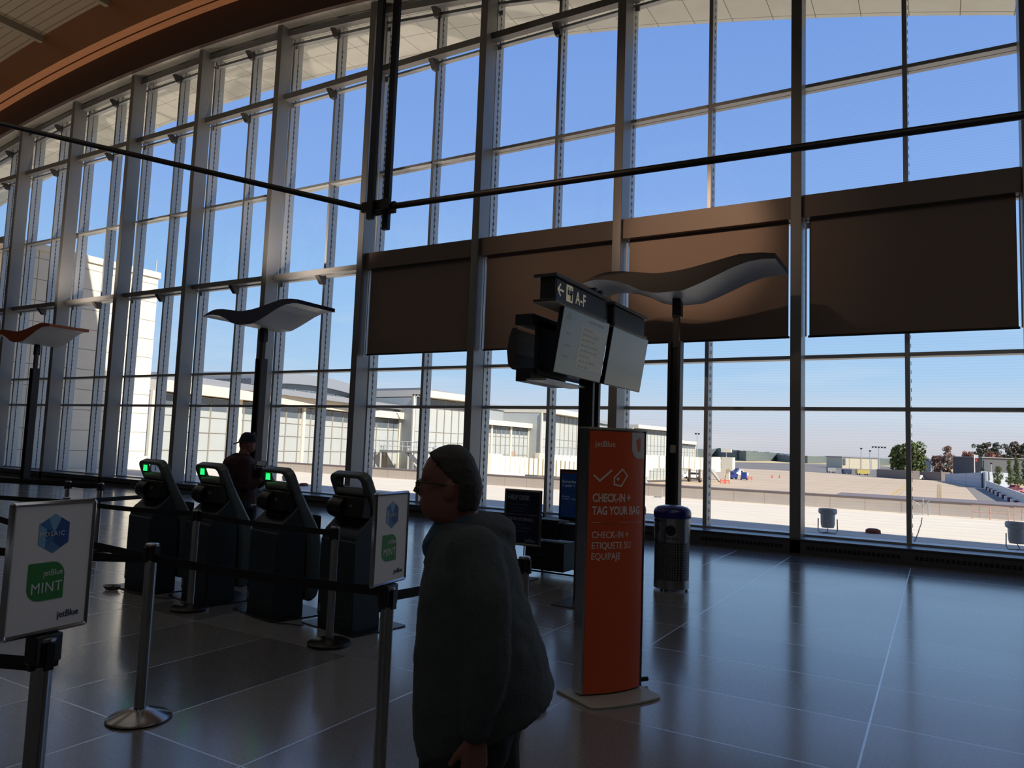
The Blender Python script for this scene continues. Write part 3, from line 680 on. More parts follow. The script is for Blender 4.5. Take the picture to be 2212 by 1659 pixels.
# baggage sizer stand with its poster
t = thing('baggage_sizer', 'dark baggage sizer stand with two bins and a remember one under one up poster', 'baggage sizer', (-4.46, 9.0, 0), math.radians(0))
sz_ = mat('sizer navy', (10,13,28), .5)
u = MB(); u.box(-.42,.14,-.08,.30,.08,.46); u.build('lower_bin', sz_, t, .01); MB().box(-.30,.06,-.10,.24,.50,.76).build('upper_bin', sz_, t, .01)
MB().box(.06,.30,-.04,.16,.50,.72).build('side_bin', mat('sizer blue grey', (30,40,58), .5), t, .01)
MB().box(-.24,-.12,-.112,-.10,.64,.645).build('label_line', hd, t); MB().box(-.24,-.12,-.092,-.08,.28,.285).build('label_line', hd, t)
f_ = MB()
for x, y in ((-.42,-.08),(.34,.0),(.34,.40),(-.42,.40)): f_.box(x-.014, x+.014, y-.014, y+.014, 0, .80)
f_.box(-.42,.34,-.09,-.07,.05,.07); f_.box(-.42,.34,.39,.41,.05,.07); f_.box(.33,.35,0,.4,.05,.07); f_.build('rack', blk2, t)
q = thing('poster_stand', None, None); q.name = 'poster'; q.parent = t; q.location = (.24,-.02,.79)
MB().box(-.215,.215,-.018,.018,-.02,.655).build('poster_case', blk2, q, .01)
MB().box(-.185,.185,-.021,-.017,.02,.63).build('poster_sheet', mat('poster blue', (14,44,92), .35, emit=(14,44,92), estr=.12), q); MB().box(-.185,.185,-.0225,-.0205,.605,.63).build('poster_band', mat('poster orange band', (150,64,36), .4), q)
pt_ = mat('poster lettering', (150,164,186), .5, emit=(150,164,186), estr=.06)
text('jetBlue', .046, hd, q, (-.165,-.0235,.545), sx=.9, name='airline_lettering'); text('Remember,\n1 under + 1 up!', .056, pt_, q, (-.168,-.0235,.475), sx=.84, bold=.001, name='remember_lettering', line=.95)
text('Recuerda,\n¡1 arriba + 1 abajo!', .034, pt_, q, (-.168,-.0235,.285), sx=.84, name='recuerda_lettering', line=.95)
ln = MB()
for z in (.39,.375,.34,.31,.215,.20,.185,.165): ln.box(-.165,-.165+.33*random.uniform(.6,1), -.0235,-.022, z, z+.003)
ln.build('fine_print', hd, q)
# socket post plate etc on sizer done

# ================================================================ LIGHTS
sun = bpy.data.lights.new('sun', 'SUN'); sun.energy = 6.8; sun.color = (1,.955,.87); sun.angle = math.radians(.55)
so = bpy.data.objects.new('sun', sun); COL.objects.link(so)
so.rotation_euler = Vector((-.77,.16,-.62)).to_track_quat('-Z','Y').to_euler()
W = bpy.data.worlds.new('sky'); S.world = W; W.use_nodes = True; nt = W.node_tree; N = nt.nodes; L = nt.links
bg = N['Background']; tc = N.new('ShaderNodeTexCoord'); sp = N.new('ShaderNodeSeparateXYZ'); cr = N.new('ShaderNodeValToRGB')
L.new(tc.outputs['Generated'], sp.inputs[0]); L.new(sp.outputs['Z'], cr.inputs[0])
E_ = cr.color_ramp.elements
stops = [(0.0,(206,206,214)),(.02,(214,214,222)),(.055,(206,220,236)),(.10,(178,213,245)),(.20,(156,200,247)),(.33,(138,178,240)),(.55,(118,158,228)),(1,(92,132,208))]
while len(E_) < len(stops): E_.new(.5)
for e, (p, c) in zip(E_, stops): e.position = p; e.color = srgb(*c)
nz = N.new('ShaderNodeTexNoise'); nz.inputs['Scale'].default_value = 3; nz.inputs['Detail'].default_value = 5
mp = N.new('ShaderNodeMapping'); mp.inputs['Scale'].default_value = (1,1,9); L.new(tc.outputs['Generated'], mp.inputs[0]); L.new(mp.outputs[0], nz.inputs['Vector'])
mr = N.new('ShaderNodeMapRange'); mr.inputs[1].default_value = .52; mr.inputs[2].default_value = .8; mr.inputs[3].default_value = 0; mr.inputs[4].default_value = .28; L.new(nz.outputs['Fac'], mr.inputs[0])
mz = N.new('ShaderNodeMapRange'); mz.inputs[1].default_value = .35; mz.inputs[2].default_value = .05; L.new(sp.outputs['Z'], mz.inputs[0])
mm = N.new('ShaderNodeMath'); mm.operation = 'MULTIPLY'; L.new(mr.outputs[0], mm.inputs[0]); L.new(mz.outputs[0], mm.inputs[1])
mx = N.new('ShaderNodeMix'); mx.data_type = 'RGBA'; L.new(mm.outputs[0], mx.inputs[0]); L.new(cr.outputs[0], mx.inputs[6]); mx.inputs[7].default_value = (.9,.92,.96,1)
L.new(mx.outputs[2], bg.inputs[0]); bg.inputs[1].default_value = 1.02
def area(name, loc, tgt, sx, sy, e, c):
    l = bpy.data.lights.new(name, 'AREA'); l.shape = 'RECTANGLE'; l.size = sx; l.size_y = sy; l.energy = e; l.color = c
    o = bpy.data.objects.new(name, l); COL.objects.link(o); o.location = loc
    o.rotation_euler = (Vector(tgt)-Vector(loc)).to_track_quat('-Z','Y').to_euler(); return o
def spot(name, loc, tgt, e, c, ang, blend=.3):
    l = bpy.data.lights.new(name, 'SPOT'); l.energy = e; l.color = c; l.spot_size = math.radians(ang); l.spot_blend = blend; l.shadow_soft_size = .15
    o = bpy.data.objects.new(name, l); COL.objects.link(o); o.location = loc
    o.rotation_euler = (Vector(tgt)-Vector(loc)).to_track_quat('-Z','Y').to_euler(); return o
for x in (-34, -22, -10, 2):
    for y in (-6, 4): area('hall_fill', (x, y, 11.5 if x < 0 else 9.0), (x, y+1.5, 0), 8, 6, 62 if x > 0 else 32, (1,.95,.90))  # broad unseen fill panels, added to lift the hall's ambient light
spot('shade_bounce_fill', (-4.6, 4.0, 9.8), (-4.3, 14.4, 6.1), 2100, (1,.66,.44), 19, .7)  # this spot and the next are added, for reflected sun on the shades
spot('shade_bounce_fill', (-7.5, 3.0, 9.8), (-5.5, 14.4, 6.6), 700, (1,.66,.44), 44, .8)
for x in (-36.3, -25.6, -14.86): spot('beam_bounce_fill', (x, 12.9, 5.2), (x, 13.4, 15), 850, (1,.84,.70), 130, .6)  # added fill, stands in for sun bounced up onto the beam
S.view_settings.view_transform = 'Standard'; S.view_settings.look = 'None'; S.view_settings.gamma = 1; S.view_settings.exposure = 0
S.view_settings.use_curve_mapping = False
S.cycles.max_bounces = 8; S.cycles.transparent_max_bounces = 16; S.cycles.use_denoising = True; S.cycles.sample_clamp_indirect = 6
S.cycles.caustics_reflective = False; S.cycles.caustics_refractive = False
# ================================================================ PEOPLE
skin = mat('skin', (122,80,68), .55, namt=.05); hairm = mat('grey hair', (44,43,42), .7, nscale=150, namt=.35)
hood = mat('grey fleece', (62,68,72), .9, nscale=140, namt=.3, bump=.3); denim = mat('dark trousers', (24,24,28), .85); shoe = mat('black shoe leather', (16,16,18), .4)
shirt = mat('blue shirt', (46,78,100), .8); specs = mat('spectacle frame', (28,22,20), .3)
def soften(o, vox, it=6, disp=0, dsz=.12, fac=.5):
    r = o.modifiers.new('remesh', 'REMESH'); r.mode = 'VOXEL'; r.voxel_size = vox; r.use_smooth_shade = True
    s_ = o.modifiers.new('smooth', 'SMOOTH'); s_.iterations = it; s_.factor = fac
    if disp:
        tx = bpy.data.textures.new('folds', 'CLOUDS'); tx.noise_scale = dsz; tx.noise_depth = 2
        d = o.modifiers.new('folds', 'DISPLACE'); d.texture = tx; d.strength = disp; d.mid_level = .5
    return o
def lerp_t(T, z):
    if z <= T[0][0]: return T[0][1:]
    for a, b_ in zip(T, T[1:]):
        if a[0] <= z <= b_[0]:
            t = (z-a[0])/(b_[0]-a[0]); t = t*t*(3-2*t) if False else t
            return tuple(p+(q-p)*t for p, q in zip(a[1:], b_[1:]))
    return T[-1][1:]
HEAD = [(1.445,.0,.115,.055),(1.475,-.012,.108,.058),(1.488,-.045,.105,.064),(1.50,-.056,.104,.067),(1.52,-.063,.106,.071),(1.54,-.064,.112,.073),(1.56,-.060,.117,.075),(1.58,-.056,.118,.077),
        (1.60,-.056,.116,.078),(1.617,-.065,.112,.078),(1.64,-.061,.104,.077),(1.673,-.046,.088,.070),(1.69,-.028,.076,.058),(1.703,-.006,.060,.042),(1.711,.02,.045,.018)]
def head_rings(grow=0.0, n=40, zs_=None, nose=True, dz=0):
    R = []
    for z in (zs_ or [1.445+.0095*i for i in range(29)]):
        f, b_, w = lerp_t(HEAD, z); c = (f+b_)/2 + .008; ring = []
        for i in range(n):
            a = 2*PI*i/n; cs, sn = math.cos(a), math.sin(a)
            ex = .86; cx_ = math.copysign(abs(cs)**ex, cs); sy = math.copysign(abs(sn)**ex, sn)
            s_ = c + ((b_-c) if cs > 0 else (c-f))*cx_; d = w*sy
            if nose and cs < 0:
                k = math.exp(-(d/.013)**2)
                zz = z
                pr = 0
                if 1.552 < zz < 1.612: pr = .034*math.sin(min(1, (1.612-zz)/.044)*PI/2) if zz > 1.566 else .034*(zz-1.552)/.014
                s_ -= pr*k
                if 1.526 < zz < 1.548: s_ -= .007*math.exp(-(d/.022)**2)*math.sin((zz-1.526)/.011*PI)**2      # lips
                if 1.588 < zz < 1.606: s_ += .008*math.exp(-((abs(d)-.032)/.013)**2)                            # eye sockets
            g = grow
            ring.append((s_+g*cx_, d+g*sy, z+dz+(g*.6 if z > 1.66 else 0)))
        R.append(ring)
    return R
def finger_hand(mb, wrist, direction, palm_n, curl=.5, scale=1.0, thumb_side=1):
    """palm, four unequal bent fingers and a side thumb"""
    w = Vector(wrist); d = Vector(direction).normalized(); nn = Vector(palm_n).normalized(); sd = d.cross(nn)
    pc = w + d*.045*scale
    for k in (-1.5,-.5,.5,1.5): mb.cap_chain([tuple(w+sd*.012*k)+(.016*scale,), tuple(w+d*.085*scale+sd*.0195*k)+(.0135*scale,)])
    for k, Lf in ((-1.5,.058),(-.5,.075),(.5,.082),(1.5,.072)):
        p = w + d*.088*scale + sd*.0205*k; a = d.copy(); pts = [tuple(p)+(.0095*scale,)]
        for j, fr_ in enumerate((.42,.32,.26)):
            a = (a + nn*curl*(.35+.25*j)).normalized(); p = p + a*Lf*fr_*scale; pts.append(tuple(p)+((.009-.001*j)*scale,))
        mb.cap_chain(pts, n=8)
    p = w + d*.02*scale + sd*.026*thumb_side; a = (d*.75+sd*.55*thumb_side+nn*.35).normalized(); q = p + a*.04*scale; r_ = q + (a*.6+d*.5+nn*.3).normalized()*.03*scale
    mb.cap_chain([tuple(p)+(.013*scale,), tuple(q)+(.011*scale,), tuple(r_)+(.009*scale,)], n=8)

RZ = math.atan2(.502, .865)
man = thing('person', 'older man in a grey hoodie and glasses walking left, nearest the camera', 'person', (-1.336, 1.88, 0), RZ)
bd = MB(); bd.rings(head_rings())
for sd in (-1, 1):
    bd.ball((.030, sd*.079, 1.578), (.017,.008,.030)); bd.ball((.038, sd*.081, 1.592), (.010,.007,.014))
bd.cap_chain([(.055,0,1.50,.062),(.085,0,1.42,.066),(.10,0,1.33,.12)])
bd.cap_chain([(.11,0,1.30,.14),(.13,0,1.10,.15),(.13,0,.95,.15)])
for sd in (-1, 1):
    bd.cap_chain([(.12,sd*.09,.92,.10),(.02 if sd < 0 else .20,sd*.1,.50,.06),(-.08 if sd < 0 else .36,sd*.1,.10,.042)])
    bd.cap_chain([(.11,sd*.15,1.38,.06),(.165,sd*.225,1.12,.042),(.143,sd*.23,.945,.030)])
finger_hand(bd, (.143,-.235,.935), (-.02,0,-1), (-.55,.75,0), .7, 1.0, thumb_side=-1)
finger_hand(bd, (.143,.235,.935), (-.02,0,-1), (-.55,-.75,0), .7, 1.0, thumb_side=1)
soften(bd.build('body', skin, man, smooth=True), .0048, 3, fac=.4)
hr = MB(); R = head_rings(.004, n=110, nose=False, zs_=[1.505+.0042*i for i in range(50)])
fs = MB(); n = 110; rh_ = random.Random(4); o = [p for r in R for p in r]; F_ = []
for j in range(len(R)-1):
    for i in range(n):
        a = 2*PI*(i+.5)/n; z = R[j][i][2]; s_ = R[j][i][0]
        front = s_ < (.050 if z < 1.60 else (.040-(z-1.60)*.95))+rh_.uniform(-.004,.004)
        near_ear = (z < 1.603 and s_ < .056) or z < 1.52+rh_.uniform(-.006,.006)
        if front or near_ear: continue
        F_.append((j*n+i, j*n+(i+1) % n, (j+1)*n+(i+1) % n, (j+1)*n+i))
F_.append(tuple(range((len(R)-1)*n, len(R)*n)))
fs.add(o, F_); ho = fs.build('hair', hairm, man, smooth=True); sm = ho.modifiers.new('thick', 'SOLIDIFY'); sm.thickness = .005; sm.offset = 0; tx = bpy.data.textures.new('hair strands', 'CLOUDS'); tx.noise_scale = .012; dm = ho.modifiers.new('strands', 'DISPLACE'); dm.texture = tx; dm.strength = .005; dm.mid_level = .4
g = MB()
for sd in (-1, 1):
    P = [(-.073, sd*.034+.027*math.cos(a), 1.586+.019*math.sin(a)) for a in [2*PI*i/16 for i in range(17)]]; g.tube(P, .0022, 6)
    g.tube([(-.073,sd*.060,1.600),(-.04,sd*.076,1.598),(.03,sd*.083,1.592)], .0024, 6)
g.tube([(-.079,-.010,1.592),(-.082,0,1.595),(-.079,.010,1.592)], .002, 6); g.build('glasses', specs, man, smooth=True)
# hoodie
JR = [(.80,.46,-.04,.372,.225),(.85,.41,-.05,.366,.235),(.94,.29,-.056,.350,.245),(1.03,.2,-.057,.336,.245),(1.12,.10,-.056,.316,.245),(1.20,.05,-.055,.293,.245),(1.28,0,-.05,.266,.24),(1.34,0,-.04,.25,.232),(1.40,-.02,-.028,.236,.20),(1.45,-.05,-.012,.222,.15),(1.485,-.08,.01,.20,.10)]
jk = MB(); R = []
for z0, tl, f, b_, w in JR:
    c = (f+b_)/2; R.append([(c+(b_-f)/2*math.copysign(abs(math.cos(a))**.85, math.cos(a)), w*math.copysign(abs(math.sin(a))**.85, math.sin(a)), z0+tl*(c+(b_-f)/2*math.cos(a)-f)) for a in [2*PI*i/36 for i in range(36)]])
jk.rings(R)
for sd in (-1, 1):
    jk.cap_chain([(.115,sd*.155,1.405,.085),(.150,sd*.22,1.30,.080),(.163,sd*.245,1.20,.070),(.162,sd*.25,1.10,.064),(.146,sd*.245,1.0,.052),(.141,sd*.24,.955,.046)])
jk.ball((.175,0,1.455), (.062,.10,.050)); jk.ball((.125,0,1.475), (.07,.105,.035)); jk.ball((.20,0,1.425), (.038,.085,.030))
for sd in (-1, 1): jk.cap_chain([(.05,sd*.085,1.465,.022),(.01,sd*.07,1.42,.020),(-.025,sd*.05,1.36,.018)])
soften(jk.build('hoodie', hood, man, smooth=True), .0085, 6, disp=.016, dsz=.09)
zp = MB()
for i in range(90):
    z = .815+.0068*i; f = lerp_t([(r[0], r[2]) for r in JR], z)[0]; zp.box(f-.005, f-.001, -.003, .003, z, z+.003)
zp.build('zipper', mat('zip metal', (90,90,90), .4, .8), man)
tr_ = MB()
tr_.cap_chain([(.13,0,.96,.15),(.12,-.08,.86,.125)]); tr_.cap_chain([(.13,.03,.93,.14),(.16,.09,.84,.12)])
tr_.cap_chain([(.10,-.09,.84,.125),(.045,-.1,.52,.085),(-.06,-.1,.13,.062)]); tr_.cap_chain([(.15,.1,.84,.12),(.20,.1,.52,.085),(.335,.1,.15,.062)])
soften(tr_.build('trousers', denim, man, smooth=True), .012, 5, disp=.01)
for sd, x, z, a in ((-1,-.09,.0,0),(1,.34,.03,-12)):
    s_ = MB(); s_.cap_chain([(0,0,.05,.045),(-.09,0,.042,.042),(-.17,0,.038,.036)]); s_.box(-.20,.045,-.04,.04,0,.022)
    o = s_.build('shoe', shoe, man, smooth=True); o.location = (x, sd*.1, z); o.rotation_euler = (0, math.radians(a), 0)
cl = MB(); cl.cap_chain([(.06,0,1.475,.068),(.03,0,1.44,.062),(0,0,1.40,.055)]); cl.prism([(-.045,1.418),(-.005,1.455),(-.012,1.40)], -.05, .05, 'y')
soften(cl.build('shirt_collar', shirt, man, smooth=True), .006, 3)

# the man in the cap, seen from behind, with his camera
mar = mat('maroon jacket', (50,20,25), .85, nscale=90, namt=.25); capm = mat('navy cap', (22,28,52), .8); jean = mat('navy jeans', (28,32,44), .85)
cm = thing('person', 'man in a backward navy cap and maroon jacket holding up a video camera', 'person', (-7.2, 6.0, 0), RZ)
HM = Matrix.Translation((.045,.03,.058)) @ Matrix.Rotation(math.radians(28), 4, 'Z') @ Matrix.Scale(-1, 4, (1,0,0)) @ Matrix.Translation((-.02,0,0))
bd = MB(); bd.rings(head_rings())
for sd in (-1, 1): bd.ball((.030, sd*.079, 1.578), (.017,.008,.030))
bd.xf(HM)
bd.cap_chain([(.02,0,1.54,.060),(0,0,1.46,.066),(-.04,0,1.36,.09)]); bd.cap_chain([(-.03,0,1.34,.11),(.03,0,1.10,.11),(.05,0,.98,.10)])
for sd in (-1, 1): bd.cap_chain([(.05,sd*.08,.92,.08),(.06,sd*.1,.50,.05),(.05,sd*.11,.10,.04)])
bd.cap_chain([(.08,-.12,1.38,.05),(.12,-.17,1.14,.038),(.235,-.06,1.205,.032)]); bd.cap_chain([(.02,.14,1.38,.05),(.12,.25,1.16,.038),(.23,.12,1.22,.032)])
finger_hand(bd, (.235,-.055,1.208), (.62,.55,.30), (-.2,.5,.8), .8, 1.0, thumb_side=1)
finger_hand(bd, (.23,.12,1.22), (.7,-.5,.30), (-.1,-.5,.8), .8, 1.0, thumb_side=-1)
soften(bd.build('body', skin, cm, smooth=True), .0055, 3, fac=.4)
c_ = MB(); R = head_rings(.013, nose=False, zs_=[1.60+.0085*i for i in range(14)], dz=.002); c_.rings(R)
c_.xf(HM); soften(c_.build('cap', capm, cm, smooth=True), .006, 6)
b_ = MB(); k0 = len(b_.v)
P = [[(.10+.085*t, .062*math.cos(u)*(1-.35*t), 1.607-.035*t-.012*math.cos(u)*0+.008*math.sin(u)-.004*h_) for u in [PI*i/10 for i in range(11)]] for t in (0,.5,1) for h_ in (0,)]
b_.rings([[(p[0], p[1], p[2]) for p in r]+[(p[0], p[1], p[2]-.005) for p in r[::-1]] for r in P]); b_.xf(HM); b_.build('cap_brim', capm, cm, smooth=True)
d_ = MB(); d_.ball((.065,.082,1.632), (.016,.005,.016), 14, 8); d_.xf(HM); d_.build('cap_badge', mat('cap badge', (96,104,116), .6), cm)
d_ = MB(); d_.tube([Vector(p)+Vector((0,0,0)) for p in head_rings(.0145, nose=False, zs_=[1.604])[0]+head_rings(.0145, nose=False, zs_=[1.604])[0][:1]], .004, 6); d_.xf(HM); d_.build('cap_band', mat('cap band', (92,84,80), .7), cm)
jk = MB(); R = []
for z0, f, b2, w in ((.93,-.10,.195,.17),(1.0,-.12,.185,.18),(1.1,-.15,.17,.19),(1.2,-.18,.165,.20),(1.3,-.205,.165,.215),(1.4,-.215,.15,.22),(1.45,-.195,.12,.19),(1.49,-.15,.085,.13),(1.525,-.09,.075,.08)):
    c = (f+b2)/2; R.append([(c+(b2-f)/2*math.cos(a), w*math.sin(a), z0) for a in [2*PI*i/32 for i in range(32)]])
jk.rings(R)
jk.cap_chain([(.07,-.13,1.41,.085),(.10,-.17,1.28,.078),(.115,-.18,1.15,.070),(.17,-.12,1.165,.060),(.225,-.07,1.195,.048)])
jk.cap_chain([(.02,.17,1.41,.08),(.10,.24,1.26,.07),(.14,.25,1.16,.06),(.22,.14,1.21,.045)])
soften(jk.build('jacket', mar, cm, smooth=True), .010, 5, disp=.022, dsz=.07)
tr_ = MB()
for sd in (-1, 1): tr_.cap_chain([(.05,sd*.06,.93,.125),(.065,sd*.085,.84,.118),(.06,sd*.1,.50,.075),(.05,sd*.11,.10,.060)])
soften(tr_.build('jeans', jean, cm, smooth=True), .012, 5)
MB().rings([[(.045+.145*math.cos(a), .165*math.sin(a), z) for a in [2*PI*i/32 for i in range(32)]] for z in (.915,.95)]).build('shirt_hem', mat('white shirt', (190,186,182), .8), cm, smooth=True)
for sd in (-1, 1):
    s_ = MB(); s_.cap_chain([(0,0,.05,.045),(.09,0,.042,.042),(.17,0,.038,.036)]); s_.box(-.045,.20,-.04,.04,0,.022)
    o = s_.build('shoe', shoe, cm, smooth=True); o.location = (.05, sd*.11, 0); o.rotation_euler = (0,0,math.radians(25))
vc = thing('video_camera', 'black video camera with a tilted flip-up monitor in the capped man\'s hands', 'camera', (-7.2, 6.0, 0), RZ)
MB().box(.175,.285,-.02,.10,1.26,1.36).build('camera_body', blk2, vc, .008)
l_ = MB().lathe([(.026,0),(.028,.03),(.034,.05),(.034,.085),(.030,.088)], n=20); l_.xf(Matrix.Translation((.275,.06,1.335)) @ Matrix.Rotation(math.radians(68), 4, 'Y')); l_.build('lens', blk2, vc, smooth=True)
sc_ = MB().box(-.062,.062,-.006,.006,-.036,.036); MT = Matrix.Translation((.235,.0,1.408)) @ Matrix.Rotation(math.radians(-32), 4, 'X') @ Matrix.Rotation(math.radians(6), 4, 'Y'); sc_.xf(MT); sc_.build('monitor', blk2, vc, .003)
s2 = MB().box(-.054,.054,-.0075,-.0062,-.028,.028); s2.xf(MT); s2.build('monitor_screen', mat('camera screen', (70,76,78), .2, emit=(90,98,100), estr=.25), vc)
MB().box(.225,.24,.0,.015,1.35,1.40).build('monitor_arm', black, vc)
MB().tube([(.19,.05,1.36),(.19,.05,1.385),(.26,.05,1.385),(.26,.05,1.36)], .007, 8).build('top_handle', black, vc, smooth=True)
# ================================================================ OUTSIDE
G = -5.5
rf = mat('pale roof membrane', (220,206,184), .85, namt=.16, nscale=1.2, stretch=(.4,2.2,1)); pp = grid_mat('parapet render', (250,242,238), (226,214,208), 1.1, 50, 'XZ', .03, rough=.85, rows=False)
cop = mat('parapet coping', (120,108,104), .7)
struct(box('ground_terrace', rf, -33.9, 34, 15.1, 27.9, -.5, .0))
struct(box('wall_below', pp, -33.9, 34, 15.0, 28.1, G-.1, -.45))
w_ = sempty('wall_parapet'); box('parapet', pp, -33.9, 34, 27.9, 28.2, -.4, .40, w_); box('coping', cop, -33.9, 34, 27.8, 28.35, .40, .475, w_)
MB().box(-3.2, 34, 28.35, 30.6, .1, .46).build('ledge', cop, w_)
ap = grid_mat('apron concrete', (190,166,136), (150,132,110), 7.6, 7.6, 'XY', .12, rough=.9, namt=.1, nscale=.02)
asph = mat('grey asphalt', (128,120,110), .9, namt=.08, nscale=.05); band = mat('taxiway concrete', (118,110,102), .9, namt=.08, nscale=.03); field = mat('dry grass field', (196,172,124), .95, namt=.25, nscale=.01, stretch=(1,.3,1))
yel = mat('yellow taxi paint', (196,160,28), .8)
def gpoly(pts, z, m, name): 
    P = [ground(x, y, z) for x, y in pts]; o = MB().add(P, [tuple(range(len(P)))]).build(name, m); return struct(o)
o = struct(MB().add([(-2500,28,G-.06),(1500,28,G-.06),(1500,2600,G-.06),(-2500,2600,G-.06)], [(0,1,2,3)]).build('land_field', field))
struct(MB().add([(-420,28,G),(70,28,G)]+[tuple(ground(x, y, G)) for x, y in ((2300,1062),(2128,1055),(2045,1040),(1965,1034),(1860,1027),(1722,1018),(1600,1012),(1480,1008))], [tuple(range(10))]).build('ground_apron', ap))
gpoly([(1480,1008),(1600,1012),(1722,1018),(1860,1027),(1965,1034),(2045,1040),(2100,1030),(2040,1014),(1900,1007),(1720,1001),(1560,998),(1440,1002)], G-.03, band, 'ground_taxiway')
gpoly([(2085,1050),(2130,1052),(2330,1135),(2170,1140)], G+.04, asph, 'road_service')
for pts in (((1905,1083),(1957,1047)), ((1909,1083),(1961,1047))): 
    a, b_ = pts; gpoly([(a[0]-1,a[1]),(a[0]+1.4,a[1]),(b_[0]+.7,b_[1]),(b_[0]-.5,b_[1])], G+.06, yel, 'road_marking')
for x in (2026,2030,2033.5): gpoly([(x-1,1081),(x+.9,1081),(x+.5-.5,1046),(x-.6-.4,1046)], G+.06, yel, 'road_marking')

# --- roof furniture
gal = mat('galvanised grey', (178,180,180), .55, .2); rust = mat('rust brown', (120,66,48), .8); pkr = mat('faded pink rail', (196,160,148), .8)
def flood(x, y, lb, rz):
    q = ground(x, y, 0.02); t = thing('roof_floodlight', lb, 'floodlight', q, rz, 'floodlights on the roof outside')
    MB().lathe([(.13,.12),(.15,.20),(.155,.42),(.19,.44),(.20,.47),(.20,.53),(.185,.55),(.17,.53)], n=28).build('drum', gal, t, smooth=True)
    MB().lathe([(.168,.525),(.01,.53)], n=28).build('lens', mat('floodlight lens', (60,66,70), .1), t)
    MB().tube([(-.20,0,.32),(-.205,0,.06),(-.17,0,.0),(.17,0,.0),(.205,0,.06),(.20,0,.32)], .012, 8).build('yoke', gal, t, smooth=True)
    MB().tube([(0,0,.12),(.0,-.1,.03),(-.1,-.18,.0)], .008, 6).build('lead', blk2, t, smooth=True)
flood(1788, 1151, 'grey drum floodlight on the roof near the middle of the right windows', .1)
flood(2197, 1187, 'grey drum floodlight on the roof at the right edge', .4)
flood(619, 1047, 'grey drum floodlight on the roof behind a kiosk handle', .2)
for x, y, lb in ((1886,1152,'small brown roof drain between the two right floodlights'), (656,1050,'small brown roof drain seen right of the camera man\'s kiosk')):
    q = ground(x, y, 0); t = thing('roof_drain', lb, 'roof drain', q, 0, 'roof drains'); MB().lathe([(.17,0),(.16,.08),(.10,.11),(.02,.115)], n=16).build('dome', rust, t, smooth=True)
ck = MB(); cp = [ground(1992,1118,.004), ground(1990,1132,.004), ground(1986,1142,.004), ground(1984,1150,.004), ground(1978,1164,.004), ground(1974,1172,.004)]
for a, b_ in zip(cp, cp[1:]): d = (b_-a).normalized(); n_ = Vector((-d.y,d.x,0))*.011; ck.add([a+n_, b_+n_, b_-n_, a-n_], [(0,1,2,3)])
struct(ck.build('ground_crack', mat('roof crack', (60,52,46), .9)))
def rail(xa, xb, lb):
    a = Vector((xa,27.5,0)); b_ = Vector((xb,27.5,0)); mb = MB()
    mb.tube([a, a+Vector((0,0,.42)), b_+Vector((0,0,.42)), b_], .014, 6); mb.tube([a.lerp(b_,.0)+Vector((0,0,.22)), b_+Vector((0,0,.22))], .012, 6); mb.tube([a.lerp(b_,.5), a.lerp(b_,.5)+Vector((0,0,.42))], .012, 6)
    tag(mb.build('roof_rail', pkr, None, smooth=True), lb, 'railing', 'low rails by the parapet')
rail(.9, 1.85, 'low rust coloured rail by the parapet, left of two'); rail(2.0, 3.0, 'low rust coloured rail by the parapet, right of two')
t = MB(); 
for p_, q_ in (((-.45,27.6,0),(-.45,27.6,.55)),((-.45,27.6,.25),(-.75,27.6,.45)),((-.45,27.6,.30),(-.25,27.6,.5)),((-.45,27.6,.05),(-.8,27.5,0)),((-.3,27.6,0),(-.3,27.6,.4))): t.tube([p_,q_], .016, 6)
tag(t.build('roof_pipe_stand', gal, None, smooth=True), 'jumble of thin pipes standing against the parapet', 'pipe stand')
for x in (-9.05,): tag(MB().tube([(x-.3,27.0,.05),(x,27.0,.05),(x,27.0,.35)], .03, 6).build('roof_pipe', gal, None), 'small bent vent pipe near the parapet behind the light post', 'pipe')

# --- pale panel building at the left, standing beside the terrace
crm = grid_mat('cream wall panels', (228,218,196), (140,132,118), 1.95, .93, 'YZ', .03, .35, .1, rough=.8, namt=.04)
t = thing('panel_building', 'tall pale panelled building beyond the left windows', 'building', (-39, 19, 0))
box('wall', crm, -5, 5, -3.6, 3.4, G, 9.55, t); box('parapet_cap', mat('cream cap', (226,216,196), .8), -5.05, 5.08, -3.65, 3.48, 9.55, 9.85, t)
MB().tube([(4.9,3.3,9.8),(4.9,3.3,10.5)], .03, 6).build('roof_rod', gal, t)
box('low_annex', crm, -4, 5.0, 3.4, 3.9, G, .6, t)

# --- the long concourse
fcd = mat('concourse panels', (178,180,174), .6, namt=.06, nscale=.5); fsc = mat('concourse fascia cream', (216,206,186), .8, namt=.04); rfm = mat('concourse roof grey', (140,142,146), .6); wnd = mat('concourse window', (92,100,106), .15, namt=.2, nscale=.3); mul = mat('concourse mullion', (150,142,128), .6); tan_ = mat('brown stone band', (176,150,124), .9, namt=.25, nscale=1)
conc = thing('concourse_building', 'long low airport concourse with cream eaves and stepped curved roofs', 'building', (0,0,0))
def seg(p, q, n0, n1, z0, z1, name, m, par=conc, z1b=None):
    p = Vector(p); q = Vector(q); d = (q-p); d.z = 0; d.normalize(); nn = Vector((d.y,-d.x,0)); mb = MB()
    a, b_, c, e = p+nn*n0, q+nn*n0, q+nn*n1, p+nn*n1; zb = z1b if z1b is not None else z1
    mb.add([(a.x,a.y,z0),(b_.x,b_.y,z0),(c.x,c.y,z0),(e.x,e.y,z0),(a.x,a.y,z1),(b_.x,b_.y,zb),(c.x,c.y,zb),(e.x,e.y,z1)], [(0,3,2,1),(4,5,6,7),(0,1,5,4),(1,2,6,5),(2,3,7,6),(3,0,4,7)])
    return mb.build(name, m, par)
